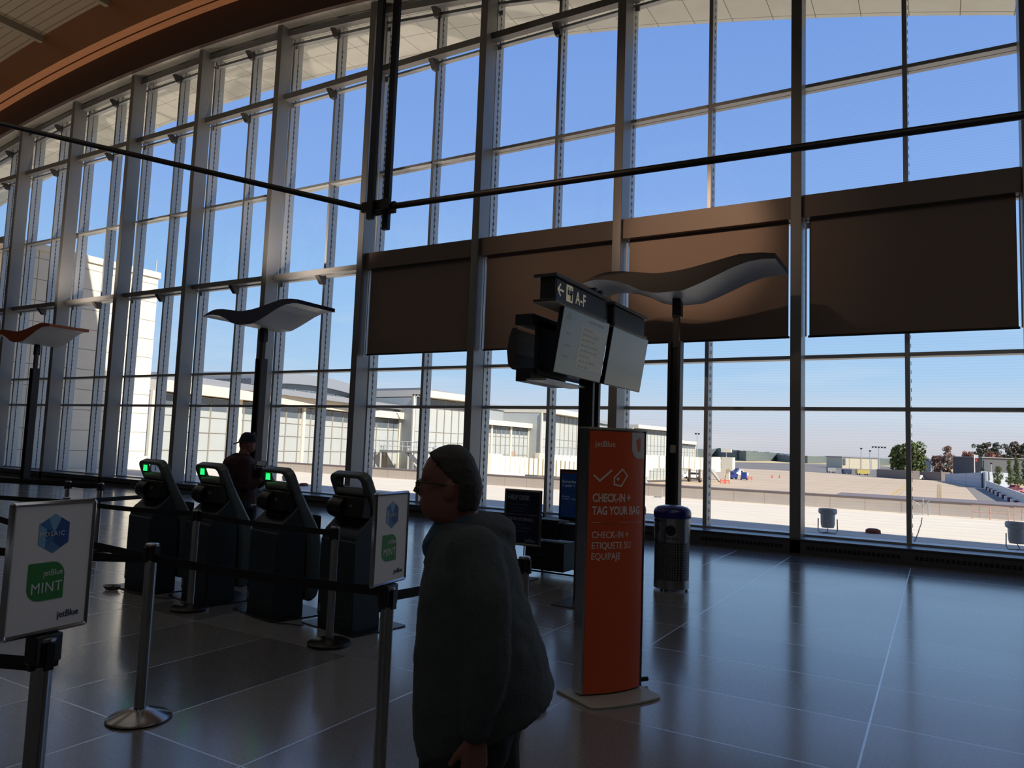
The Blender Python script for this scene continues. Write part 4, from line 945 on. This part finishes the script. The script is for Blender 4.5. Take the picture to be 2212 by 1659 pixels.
path = [(325,61),(470,70),(620,82),(760,93),(862,101),(1006,113),(1060,120),(1140,131),(1228,150),(1262,160),(1350,185),(1440,205),(1500,230)]
W_ = [deep(x, zc, 0) for x, zc in path]
def hall(i, j, top, fas_, nb, nwin, off=0, eave=.9, ww=1.3, arcr=0, dsub=1):
    p, q = W_[i].copy(), W_[j].copy()
    seg(p, q, -14, off, G, top-.1, 'wall', fcd)
    seg(p, q, off-14, off+eave, top, top+fas_, 'fascia', fsc)
    L_ = (q-p).length; d = (q-p).normalized(); nn = Vector((d.y,-d.x,0))
    for k in range(nwin):
        a = p+d*(L_*(k+.06)/nwin); c = p+d*(L_*(k+.94)/nwin); seg(a, c, off-.05, off+.04, top-ww, top-.15, 'window', wnd)
    mb = MB()
    for k in range(nwin*dsub+1):
        a = p+d*(L_*k/(nwin*dsub)); mb.tube([a+nn*(off+.06)+Vector((0,0,G)), a+nn*(off+.06)+Vector((0,0,top-.1))], .07, 4)
    for z in (-3.2,-1.4,.4,2.0,3.4):
        if z < top-ww: mb.tube([p+nn*(off+.03)+Vector((0,0,z)), q+nn*(off+.03)+Vector((0,0,z))], .04, 4)
    mb.build('mullion_grid', mul, conc)
    for k in range(nb+1):
        a = p+d*(L_*k/max(nb,1)); seg(a-d*.25, a+d*.25, off, off+.25, G, top, 'pilaster', fsc)
    return p, q, d, nn, L_
def vault(i, j, z0, rise, back=9, over=1.2, z_end=None, name='curved_roof', fas_=.55, w0=0, w1=1):
    """low curved roof rising away from the eave"""
    p, q = W_[i].copy(), W_[j].copy(); d = (q-p).normalized(); nn = Vector((d.y,-d.x,0)); L_ = (q-p).length
    R = []; 
    for k in range(13):
        u = k/12; c = p.lerp(q, w0+(w1-w0)*u); h_ = rise*(1-(2*u-.9)**2*.9) if z_end is None else rise*(1-u)**1.5
        R.append([c+nn*over+Vector((0,0,z0+h_-fas_)), c+nn*over+Vector((0,0,z0+h_)), c-nn*back+Vector((0,0,z0+h_+.3)), c-nn*back+Vector((0,0,z0+h_-fas_))])
    MB().rings(R).build(name, rfm, conc)
hall(0, 3, 5.35, .95, 3, 14); seg(W_[0], W_[4], -14, .4, 6.3, 6.9, 'roof_slab', rfm)
hall(3, 4, 5.0, .9, 1, 4)
# clerestory with its curved roof behind the first hall
seg(W_[2], W_[4], -12, -6, 6.5, 8.6, 'clerestory', mat('clerestory panels', (150,154,154), .6)); vault(2, 4, 8.9, 1.0, over=-5.2, back=14, fas_=1.3)
for k in range(7):
    a = W_[2].lerp(W_[4], .12+.115*k); c = W_[2].lerp(W_[4], .12+.115*k+.10); seg(a, c, -6, -5.85, 6.9, 7.9, 'window', wnd)
hall(4, 5, 8.1, .9, 1, 9, off=2.5, eave=1.8, ww=1.2); seg(W_[4], W_[5], -10, 4.0, 9.0, 9.3, 'roof_slab', rfm, z1b=8.9)
hall(5, 6, 5.2, .8, 1, 4); hall(6, 7, 5.2, .8, 2, 8); seg(W_[5], W_[7], -12, -5, 6.0, 8.4, 'clerestory', mat('clerestory panels', (150,154,154), .6)); vault(5, 8, 8.6, 1.2, over=-4.0, back=13, z_end=1, fas_=.8)
hall(7, 8, 8.0, .9, 1, 9, off=2.5, eave=1.8); hall(8, 9, 5.2, .8, 1, 4); hall(9, 10, 5.2, .8, 1, 8); seg(W_[9], W_[11], -12, -4, 6.0, 8.0, 'clerestory', mat('clerestory panels', (150,154,154), .6)); vault(9, 11, 8.4, 1.0, over=-3.4, back=13, z_end=1, fas_=.8)
hall(10, 11, 7.6, .9, 1, 12, off=2.0, eave=1.6); hall(11, 12, 4.6, .9, 1, 10)
def door_(i, u, w, z1, m, name):
    a, b_ = W_[i], W_[i+1]; c = a.lerp(b_, u); d = (b_-a).normalized(); seg(c, c+d*w, .1, .22, G, z1, name, m)
for (i, u, w, z1, m, nm) in ((0,.84,1.6,.65,mat('orange shutter', (214,112,66), .6),'orange_door'),(2,.07,3.0,.5,mat('mauve shutter', (150,138,134), .6),'roller_door'),(2,.57,.9,.5,mat('green door paint', (120,200,90), .6),'green_door'),(3,.6,1.2,-.2,mat('tan door paint', (150,138,112), .6),'door')): door_(i, u, w, z1, m, nm)
seg(W_[1].lerp(W_[2],.85), W_[2].lerp(W_[3],.4), .02, .1, 1.0, 2.0, 'stone_band', tan_)
seg(W_[6].lerp(W_[7],.5), W_[7].lerp(W_[8],.5), .05, .12, .0, 1.0, 'stone_band', tan_)
# stair tower in front of the concourse
st = thing('stair_tower', 'steel stair tower with railings standing before the concourse', 'stairs', deep(885, 96, G)); st.rotation_euler = (0,0,math.atan2(.502,.865))
mb = MB()
for x in (-3.6,0,3.2):
    for y in (0,2.4): mb.box(x-.1,x+.1,y-.1,y+.1,0,6.9)
mb.build('legs', gal, st)
MB().box(-3.8,3.4,-.2,2.6,6.0,6.25).build('landing', mat('stair steel dark', (96,98,98), .6), st)
rl = MB()
for x in [-3.8+.6*i for i in range(13)]: rl.tube([(x,-.2,6.2),(x,-.2,7.4)], .035, 4)
rl.tube([(-3.8,-.2,7.4),(3.4,-.2,7.4)], .05, 4); rl.tube([(-3.8,-.2,6.8),(3.4,-.2,6.8)], .04, 4); rl.build('railing', gal, st)
fl = MB(); fl.prism([(-.5,6.0),(.3,6.0),(4.2,2.2),(3.6,2.2)], -.1, .1); fl.prism([(-3.4,2.9),(-2.8,3.2),(.6,0),(-.2,0)], 2.0, 2.2); fl.prism([(3.4,6.1),(3.4,5.7),(8.2,1.2),(8.2,1.7)], -.1, .1); fl.build('flight', mat('stair steel dark', (96,98,98), .6), st)
r2 = MB(); r2.tube([(3.4,-.1,7.2),(8.2,-.1,2.9)], .05, 4)
for k in range(6): r2.tube([(3.4+.96*k,-.1,5.9-.9*k),(3.4+.96*k,-.1,7.2-.86*k)], .035, 4)
r2.build('flight_rail', gal, st)
def light_mast(x, y0, ytop, zc, lb, heads=2, grp='apron light masts'):
    q = deep(x, zc, G); top = deep(x, zc, y=ytop).z
    t = thing('light_mast', lb, 'light mast', q, math.atan2(.502,.865), grp); h = top-G; w = zc*.0006
    MB().tube([(0,0,0),(0,0,h)], w, 6).build('mast', gal, t)
    mb = MB(); mb.tube([(-w*3*heads,0,h),(w*3*heads,0,h)], w*.5, 4)
    for k in range(heads): x_ = (k-(heads-1)/2)*w*7; mb.ball((x_,0,h-w*1.2), (w*2.4,w*2,w*2), 8, 5)
    mb.build('lamp_heads', blk2, t)
light_mast(896, 1000, 852, 97, 'light mast with drum lamps rising in front of the concourse stair', 3)
light_mast(1505, 1030, 936, 200, 'thin light mast at the far end of the concourse')
light_mast(1896, 1027, 965, 340, 'tall mast with a row of lamps beyond the apron', 5); light_mast(1858, 1003, 968, 430, 'thin pole rising over the beige hangar', 1); light_mast(1877, 1003, 973, 440, 'thin pole right of the beige hangar pole', 1)
light_mast(1990, 1034, 970, 330, 'pole standing at the edge of the big round tree', 1); light_mast(2137, 1018, 1000, 240, 'short pole above the grey retaining wall', 1)

# --- jet bridges
jw = mat('jet bridge cream', (232,224,200), .6, namt=.04, nscale=.3); jd = mat('undercarriage grey', (110,104,96), .7)
def bridge(xa, za, xb, zb, zt0, zt1, hgt, lb, nrib=18):
    a, b_ = deep(xa, za, 0), deep(xb, zb, 0); t = thing('jet_bridge', lb, 'jet bridge', (a+b_)/2, 0, 'jet bridges'); d = (b_-a); L_ = d.length; t.rotation_euler = (0,0,math.atan2(d.y, d.x))
    h = L_/2; mb = MB()
    for s0, s1, k in ((-h,-h*.55,1.15),(-h*.55,h*.25,1.0),(h*.25,h*.8,1.08)):
        f = lambda s_: zt0+(zt1-zt0)*(s_+h)/(2*h); mb.add([(s0,-1.4*k,f(s0)-hgt*k),(s1,-1.4*k,f(s1)-hgt*k),(s1,1.4*k,f(s1)-hgt*k),(s0,1.4*k,f(s0)-hgt*k),(s0,-1.4*k,f(s0)),(s1,-1.4*k,f(s1)),(s1,1.4*k,f(s1)),(s0,1.4*k,f(s0))], [(0,3,2,1),(4,5,6,7),(0,1,5,4),(1,2,6,5),(2,3,7,6),(3,0,4,7)])
    mb.build('tunnel', jw, t)
    rb = MB()
    for k in range(nrib): s_ = -h+(k+.5)*2*h*.88/nrib; z = zt0+(zt1-zt0)*(s_+h)/(2*h); rb.box(s_-.05,s_+.05,-1.66,-1.4,z-hgt,z)
    rb.build('rib', mat('jet bridge rib', (206,196,170), .6), t)
    c = MB().lathe([(2.0,zt1-hgt*1.25),(2.0,zt1+.3)], h*.9, 0, 14); c.build('cab', jw, t); MB().lathe([(1.7,zt0-hgt*1.1),(1.7,zt0+.2)], -h, 0, 14).build('rotunda', jw, t)
    MB().tube([(-h,0,G),(-h,0,zt0-hgt)], .5, 10).build('rotunda_column', jw, t)
    g_ = MB(); g_.box(h*.45-.3,h*.45+.3,-1.6,-1.2,G+.9,zt1-hgt); g_.box(h*.45-.3,h*.45+.3,1.2,1.6,G+.9,zt1-hgt); g_.box(h*.45-.5,h*.45+.5,-1.8,1.8,G+.6,G+1.1); g_.build('drive_legs', jd, t)
    for y in (-1.5,1.5): w = MB().lathe([(.6,-.2),(.6,.2)], n=14); w.xf(Matrix.Translation((h*.45,y,G+.6)) @ Matrix.Rotation(PI/2,4,'X')); w.build('wheel', blk2, t)
    s_ = MB(); s_.prism([(h*.62,zt1-hgt),(h*.72,zt1-hgt),(h*.72+4.6,G),(h*.72+4.1,G)], -2.3, -1.8); s_.build('service_stair', gal, t)
    r_ = MB()
    for k in range(9): x_ = -h*.1+k*.9; r_.tube([(x_,-1.3,zt0+.0),(x_,-1.3,zt0+1.3)], .04, 4)
    r_.tube([(-h*.1,-1.3,zt0+1.3),(-h*.1+7.2,-1.3,zt0+1.3)], .05, 4); r_.build('roof_railing', gal, t)
bridge(1062, 108, 1300, 124, .45, -.55, 2.5, 'ribbed cream jet bridge in front of the concourse, left of the orange totem', 22)
bridge(1345, 162, 1548, 200, 1.1, .8, 2.9, 'cream jet bridge reaching the van, right of the orange totem', 14)
bridge(1170, 124, 1390, 152, .7, .3, 2.8, 'cream jet bridge farther off, partly behind the totem', 12)
t = thing('jet_bridge_cab', 'white boxy bridge head standing at the end of the right bridges', 'bridge head', deep(1572, 212, G)); MB().box(-1.6,1.6,-1.5,1.5,3.2,6.6).build('cab', jw, t); MB().box(-.5,.5,-.5,.5,0,3.3).build('leg', jw, t); MB().box(-1.9,.9,-.6,.6,8.0,9.0).build('sign_board', jw, t); MB().box(-.6,-.4,-.1,.1,6.5,8.0).build('mast', gal, t)

# --- vehicles
glass_ = mat('vehicle glass', (30,34,38), .15); vw = mat('vehicle white', (232,230,224), .4); vb = mat('tug blue', (40,58,120), .45); vr = mat('vehicle red', (150,40,40), .4)
def vehicle(x, y, rz, L_, w, h, m, name, lb, cat, kind='van', zz=G):
    q = ground(x, y, zz); t = thing(name, lb, cat, q, rz)
    h0 = .35*h
    prof = {'van': [(-L_/2,.3),(-L_/2,h*.55),(-L_/2+.25*L_*.5,h*.62),(-L_/2+L_*.24,h),(L_/2-.1,h),(L_/2,h*.55),(L_/2,.3)],
            'tug': [(-L_/2,.3),(-L_/2,h*.5),(-L_*.1,h*.55),(-L_*.05,h),(L_*.35,h),(L_*.38,h*.55),(L_/2,h*.5),(L_/2,.3)],
            'box': [(-L_/2,.5),(-L_/2,h),(L_/2,h),(L_/2,.5)],
            'pickup': [(-L_/2,.35),(-L_/2,h*.55),(-L_*.25,h*.6),(-L_*.15,h),(L_*.1,h),(L_*.15,h*.6),(L_/2,h*.58),(L_/2,.35)]}[kind]
    MB().prism(prof, -w/2, w/2).build('body', m, t, .05)
    if kind == 'van': MB().box(-L_/2+L_*.27, L_/2-.25, -w/2-.02, w/2+.02, h*.60, h*.88).build('side_windows', glass_, t)
    elif kind != 'box': MB().box(-L_*.03, L_*.08, -w/2-.02, w/2+.02, h*.62, h*.92).build('side_windows', glass_, t)
    for sx in (-L_*.32, L_*.30):
        for sy in (-w/2, w/2):
            k = MB().lathe([(.34,-.12),(.34,.12)], n=14); k.xf(Matrix.Translation((sx,sy,.34)) @ Matrix.Rotation(PI/2,4,'X')); k.build('wheel', blk2, t)
    return t
A30 = math.atan2(.502,.865)
vehicle(1494, 1034, A30, 5.4, 1.95, 2.1, vw, 'van', 'white passenger van parked beside the right jet bridge', 'van')
vehicle(1580, 1035, A30+.4, 3.4, 1.7, 2.2, vb, 'baggage_tug', 'blue baggage tug nearest the bridge legs', 'baggage tug', 'tug')
vehicle(1607, 1037, A30+1.2, 2.8, 1.6, 2.3, vb, 'baggage_tug', 'blue tug standing right of the other tug, by orange barriers', 'baggage tug', 'tug')
vehicle(1600, 1028, A30, 5.0, 1.9, 2.1, vw, 'service_truck', 'white service truck behind the two blue tugs', 'truck', 'pickup'); vehicle(1588, 1025, A30, 3.6, 1.8, 2.4, vb, 'baggage_tug', 'blue tug half hidden behind the nearer blue tugs', 'baggage tug', 'tug')
vehicle(1795, 1021, A30, 4.2, 2.2, 2.6, mat('cart grey', (150,148,142), .6), 'cargo_cart', 'grey cargo cart parked far across the apron', 'cart', 'box'); vehicle(1829, 1024, A30, 4.2, 2.2, 2.4, mat('cart navy', (50,56,84), .6), 'cargo_cart', 'dark blue cargo cart parked far across the apron', 'cart', 'box')
vehicle(1863, 1026, A30, 6.0, 2.2, 2.6, mat('tank yellow', (190,170,90), .6), 'fuel_truck', 'yellow tank truck parked far across the apron', 'truck', 'box'); vehicle(1911, 1030, A30, 5.2, 1.9, 1.9, vw, 'pickup_truck', 'white pickup truck below the mast with a row of lamps', 'truck', 'pickup')
vehicle(1958, 1034, A30, 4.6, 1.9, 2.0, vw, 'utility_truck', 'white utility truck beside the dark window mullion', 'truck', 'pickup'); vehicle(1984, 1036, A30, 3.8, 1.8, 1.9, vw, 'utility_cart', 'small white cart at the foot of the tree pole', 'cart', 'tug')
vehicle(2019, 1036, A30, 4.2, 1.9, 2.6, vw, 'utility_truck', 'white boxy truck left of the orange machine', 'truck', 'tug'); vehicle(2034, 1038, A30, 4.8, 2.0, 2.4, mat('machine orange', (206,78,44), .6), 'orange_machine', 'orange work machine parked by the grey wall', 'machine', 'tug')
vehicle(2193, 1062, A30+.2, 4.8, 1.9, 1.9, mat('car maroon', (110,40,44), .5), 'car', 'maroon car behind the fence, the left one', 'car', 'pickup'); vehicle(2209, 1066, A30+.2, 4.6, 1.9, 1.5, mat('car pink', (190,110,108), .5), 'car', 'faded red car behind the fence at the right edge', 'car', 'pickup')
orr = mat('barrier orange', (214,88,60), .6)
for x, y, lb in ((1562,1045,'orange barrier frame standing nearest the parapet, left one'),(1570,1045,'orange barrier frame standing nearest the parapet, right one'),(1620,1037,'orange barrier right of the blue tugs')):
    q = ground(x, y, G); t = MB(); 
    for s_ in (-.6,.6): t.box(s_-.08,s_+.08,-.08,.08,0,1.1)
    t.box(-.7,.7,-.05,.05,.75,.95); t.box(-.7,.7,-.05,.05,.35,.5); o = t.build('safety_barrier', orr, None, loc=q); o.rotation_euler = (0,0,A30); tag(o, lb, 'barrier', 'orange safety barriers')
for x, y, lb in ((1668,1032,'orange traffic cone alone on the apron'),(1684,1032,'smaller orange marker right of the lone cone')):
    t = MB().lathe([(.42,0),(.42,.08),(.26,.08),(.06,1.1)], n=12); tag(t.build('traffic_cone', orr, None, loc=ground(x,y,G)), lb, 'cone')
# --- walls, fence, far buildings
cw = grid_mat('grey retaining concrete', (172,176,184), (150,154,160), 4, 1.5, 'XZ', .12, rough=.85)
def wall_line(a, b_, z1, z2, th, m, name):
    a, b_ = ground(*a, G), ground(*b_, G); return struct(seg(a, b_, -th/2, th/2, G, z1, name, m, None, z1b=z2))
wall_line((2043,1040), (2130,1055), -2.6, -.6, .5, cw, 'wall_retaining'); wall_line((2118,1054), (2183,1052), -.4, -.9, .5, cw, 'wall_retaining'); wall_line((1905,1031), (1975,1036), -2.0, -1.9, 5, mat('shed grey brown', (120,110,104), .9), 'wall_shed'); wall_line((1978,1035), (2043,1039), -2.2, -2.0, 5, mat('shed grey brown', (120,110,104), .9), 'wall_shed')
fn = grid_mat('blast fence slats', (196,200,198), (140,146,150), .9, 50, 'YZ', .18, rough=.7, rows=False)
wall_line((2131,1056), (2230,1104), -3.0, -3.2, .3, fn, 'wall_fence')
a, b_ = ground(2129,1057,G), ground(2222,1106,G)
for k in range(16):
    c = a.lerp(b_, (k+.2)/16); t = MB().box(-.35,.35,-.8,.8,0,.9); o = t.build('jersey_barrier', mat('barrier dark red', (96,40,44), .7) if k % 2 else vw, None, loc=c); o.rotation_euler = (0,0,math.atan2((b_-a).y,(b_-a).x)-PI/2)
    tag(o, ('dark red' if k % 2 else 'white')+' barrier block in the row along the fence foot', 'barrier block', 'barrier blocks along the fence'); o['group'] = ('dark red' if k % 2 else 'white')+' barrier blocks along the fence'
def far_box(x0, x1, ytop, ybot, zc, dep, m, name, lb):
    a, b_ = deep(x0, zc, 0), deep(x1, zc, 0); z1 = deep((x0+x1)/2, zc, y=ytop).z; t = thing(name, lb, 'building', (a+b_)/2, A30); h = (b_-a).length/2
    MB().box(-h, h, 0, dep, G, z1).build('wall', m, t); MB().box(-h-.5, h+.5, -.5, dep+.5, z1, z1+zc*.0012).build('roof', rfm, t)
    mb = MB(); mb.box(-h*.96, -h*.82, -.3, 0, G+(z1-G)*.3, z1*.5+G*.5+(z1-G)*.4); mb.build('window', wnd, t)
far_box(1817, 1893, 989, 1003, 600, 30, grid_mat('hangar beige', (206,192,164), (176,160,134), 9, 50, 'XZ', .8, rows=False), 'hangar', 'long beige hangar left of the big round tree')
far_box(2118, 2240, 991, 1010, 300, 20, mat('grey warehouse', (98,96,98), .8), 'warehouse', 'dark grey warehouse among the autumn trees at right'); far_box(2005, 2032, 993, 1002, 410, 12, mat('pale house', (150,152,150), .8), 'house', 'pale low building between the round tree and the orange trees')
# --- trees
bark = mat('bark', (86,72,58), .9)
def leafm(n_, c): return mat(n_, c, .8, nscale=.6, namt=.35)
def tree(x, ytop, ybot, wpx, zc, m, lb, grp=None, conical=False, seed=0):
    rnd = random.Random(seed); q = deep(x, zc, G); top = deep(x, zc, y=ytop).z; h = top-q.z; w = wpx/F*zc/2
    t = thing('tree', lb, 'tree', q, 0, grp); mb = MB(); n_ = 48
    blobs = []
    for k in range(n_):
        u = rnd.random(); a = rnd.random()*2*PI; r = rnd.random()**.5
        z = h*(.18+.74*u); rad = w*((1-u)*.9+.05 if conical else math.sin(PI*min(1,(.12+.80*u)))**.6)*.82
        blobs.append((r*rad*math.cos(a), r*rad*math.sin(a), z, w*(.16+.2*rnd.random())))
    for bx, by, bz, br in blobs:
        for j in range(70):
            v = Vector((rnd.gauss(0,1),rnd.gauss(0,1),rnd.gauss(0,1))).normalized()*br*(.75+.35*rnd.random()); c = Vector((bx,by,bz))+v; s_ = w*.062*(1+rnd.random())
            n1 = Vector((rnd.gauss(0,1),rnd.gauss(0,1),rnd.gauss(0,1))).normalized(); e1 = n1.orthogonal().normalized()*s_; e2 = n1.cross(e1)
            mb.add([c-e1, c-e2*.6, c+e1, c+e2*.6], [(0,1,2,3)])
    mb.build('crown', m, t)
    tk = MB(); tk.cap_chain([(0,0,0,w*.06),(w*.05,0,h*.35,w*.045),(0,0,h*.7,w*.02)], n=7)
    for k in range(5): a = k*1.3; tk.cap_chain([(0,0,h*.3+k*.07*h,w*.03),(w*.5*math.cos(a),w*.5*math.sin(a),h*.5+k*.08*h,w*.012)], n=5)
    tk.build('trunk', bark, t)
tree(1960, 955, 1004, 80, 320, leafm('leaves olive', (92,100,52)), 'big round olive green tree behind the dark mullion', seed=1)
tree(2044, 959, 1007, 28, 330, leafm('leaves rust', (150,114,96)), 'tall thin rust coloured tree left of the orange one', seed=2); tree(2086, 970, 1009, 30, 320, leafm('leaves orange', (172,118,92)), 'round bright orange tree beside the flagpole', seed=3)
tree(2022, 982, 1004, 30, 380, leafm('leaves brown', (126,96,84)), 'low brown tree in front of the pale building', seed=4)
for k, (x, yt, w_px) in enumerate(((2105,957,34),(2126,953,32),(2148,952,34),(2170,955,34),(2190,952,36),(2210,953,36))):
    tree(x, yt, 1003, w_px, 345, leafm('leaves dark %d' % (k % 3), [(84,84,64),(96,82,62),(70,80,58)][k % 3]), ['leafy dark tree at the left end of the tall row','tall dark tree, second from the left in the tall row','tall dark tree above the dark warehouse','dark tree right of the warehouse middle','tall dark tree second from the right edge','tall dark tree at the right edge'][k], 'tall dark trees at right', seed=10+k)
tree(2142, 974, 993, 44, 334, leafm('leaves red', (150,102,86)), 'low spreading red tree above the warehouse roof', seed=20)
for k, (x, yt, yb, w_px, lb) in enumerate(((2176,990,1036,22,'conifer behind the retaining wall, left of three'),(2192,985,1038,24,'conifer behind the retaining wall, middle of three'),(2209,988,1040,24,'conifer at the right edge behind the retaining wall'))): tree(x, yt, yb, w_px, 215, leafm('conifer green', (104,116,70)), lb, 'conifers behind the wall', True, 30+k)
tree(2150, 1005, 1022, 22, 230, leafm('conifer green', (104,116,70)), 'low green shrub on top of the retaining wall', seed=40); tree(2118, 1004, 1024, 12, 235, leafm('leaves dark 0', (84,84,64)), 'dark bush on the sloping end of the wall', seed=41)
t = thing('flagpole', 'white flagpole with two flags beside the orange tree', 'flagpole', deep(2101, 300, G)); h = deep(2101, 300, y=981).z-G
MB().tube([(0,0,0),(0,0,h)], .18, 6).build('pole', vw, t); MB().box(0,1.4,-.05,.05,h-1.6,h-.3).build('flag', vw, t); MB().box(0,1.0,-.05,.05,h-3.0,h-2.0).build('flag', orr, t)
# hazy woods on the horizon, one uncountable band
mb = MB(); rnd = random.Random(5); R = []
for i in range(840):
    x = 1380+ i*1.05; zc = 1150+ 140*math.sin(i*.05); base = deep(x, zc, G)
    ph = (8+8*max(0, 1-abs(x-1570)/170))*zc/F*(.95+.22*mn.noise(Vector((i*.13,0,0)))+.07*rnd.random())+5
    R.append([base+Vector((0,0,-2)), base+Vector((0,0,ph)), base+Vector((-20,36,ph*.9)), base+Vector((-20,36,-2))])
mb.rings(R); o = mb.build('treeline', leafm('hazy woods', (100,108,102))); tag(o, 'band of distant dark woods along the horizon', 'woods', kind='stuff')  # distance haze is mixed into this paler leaf colour
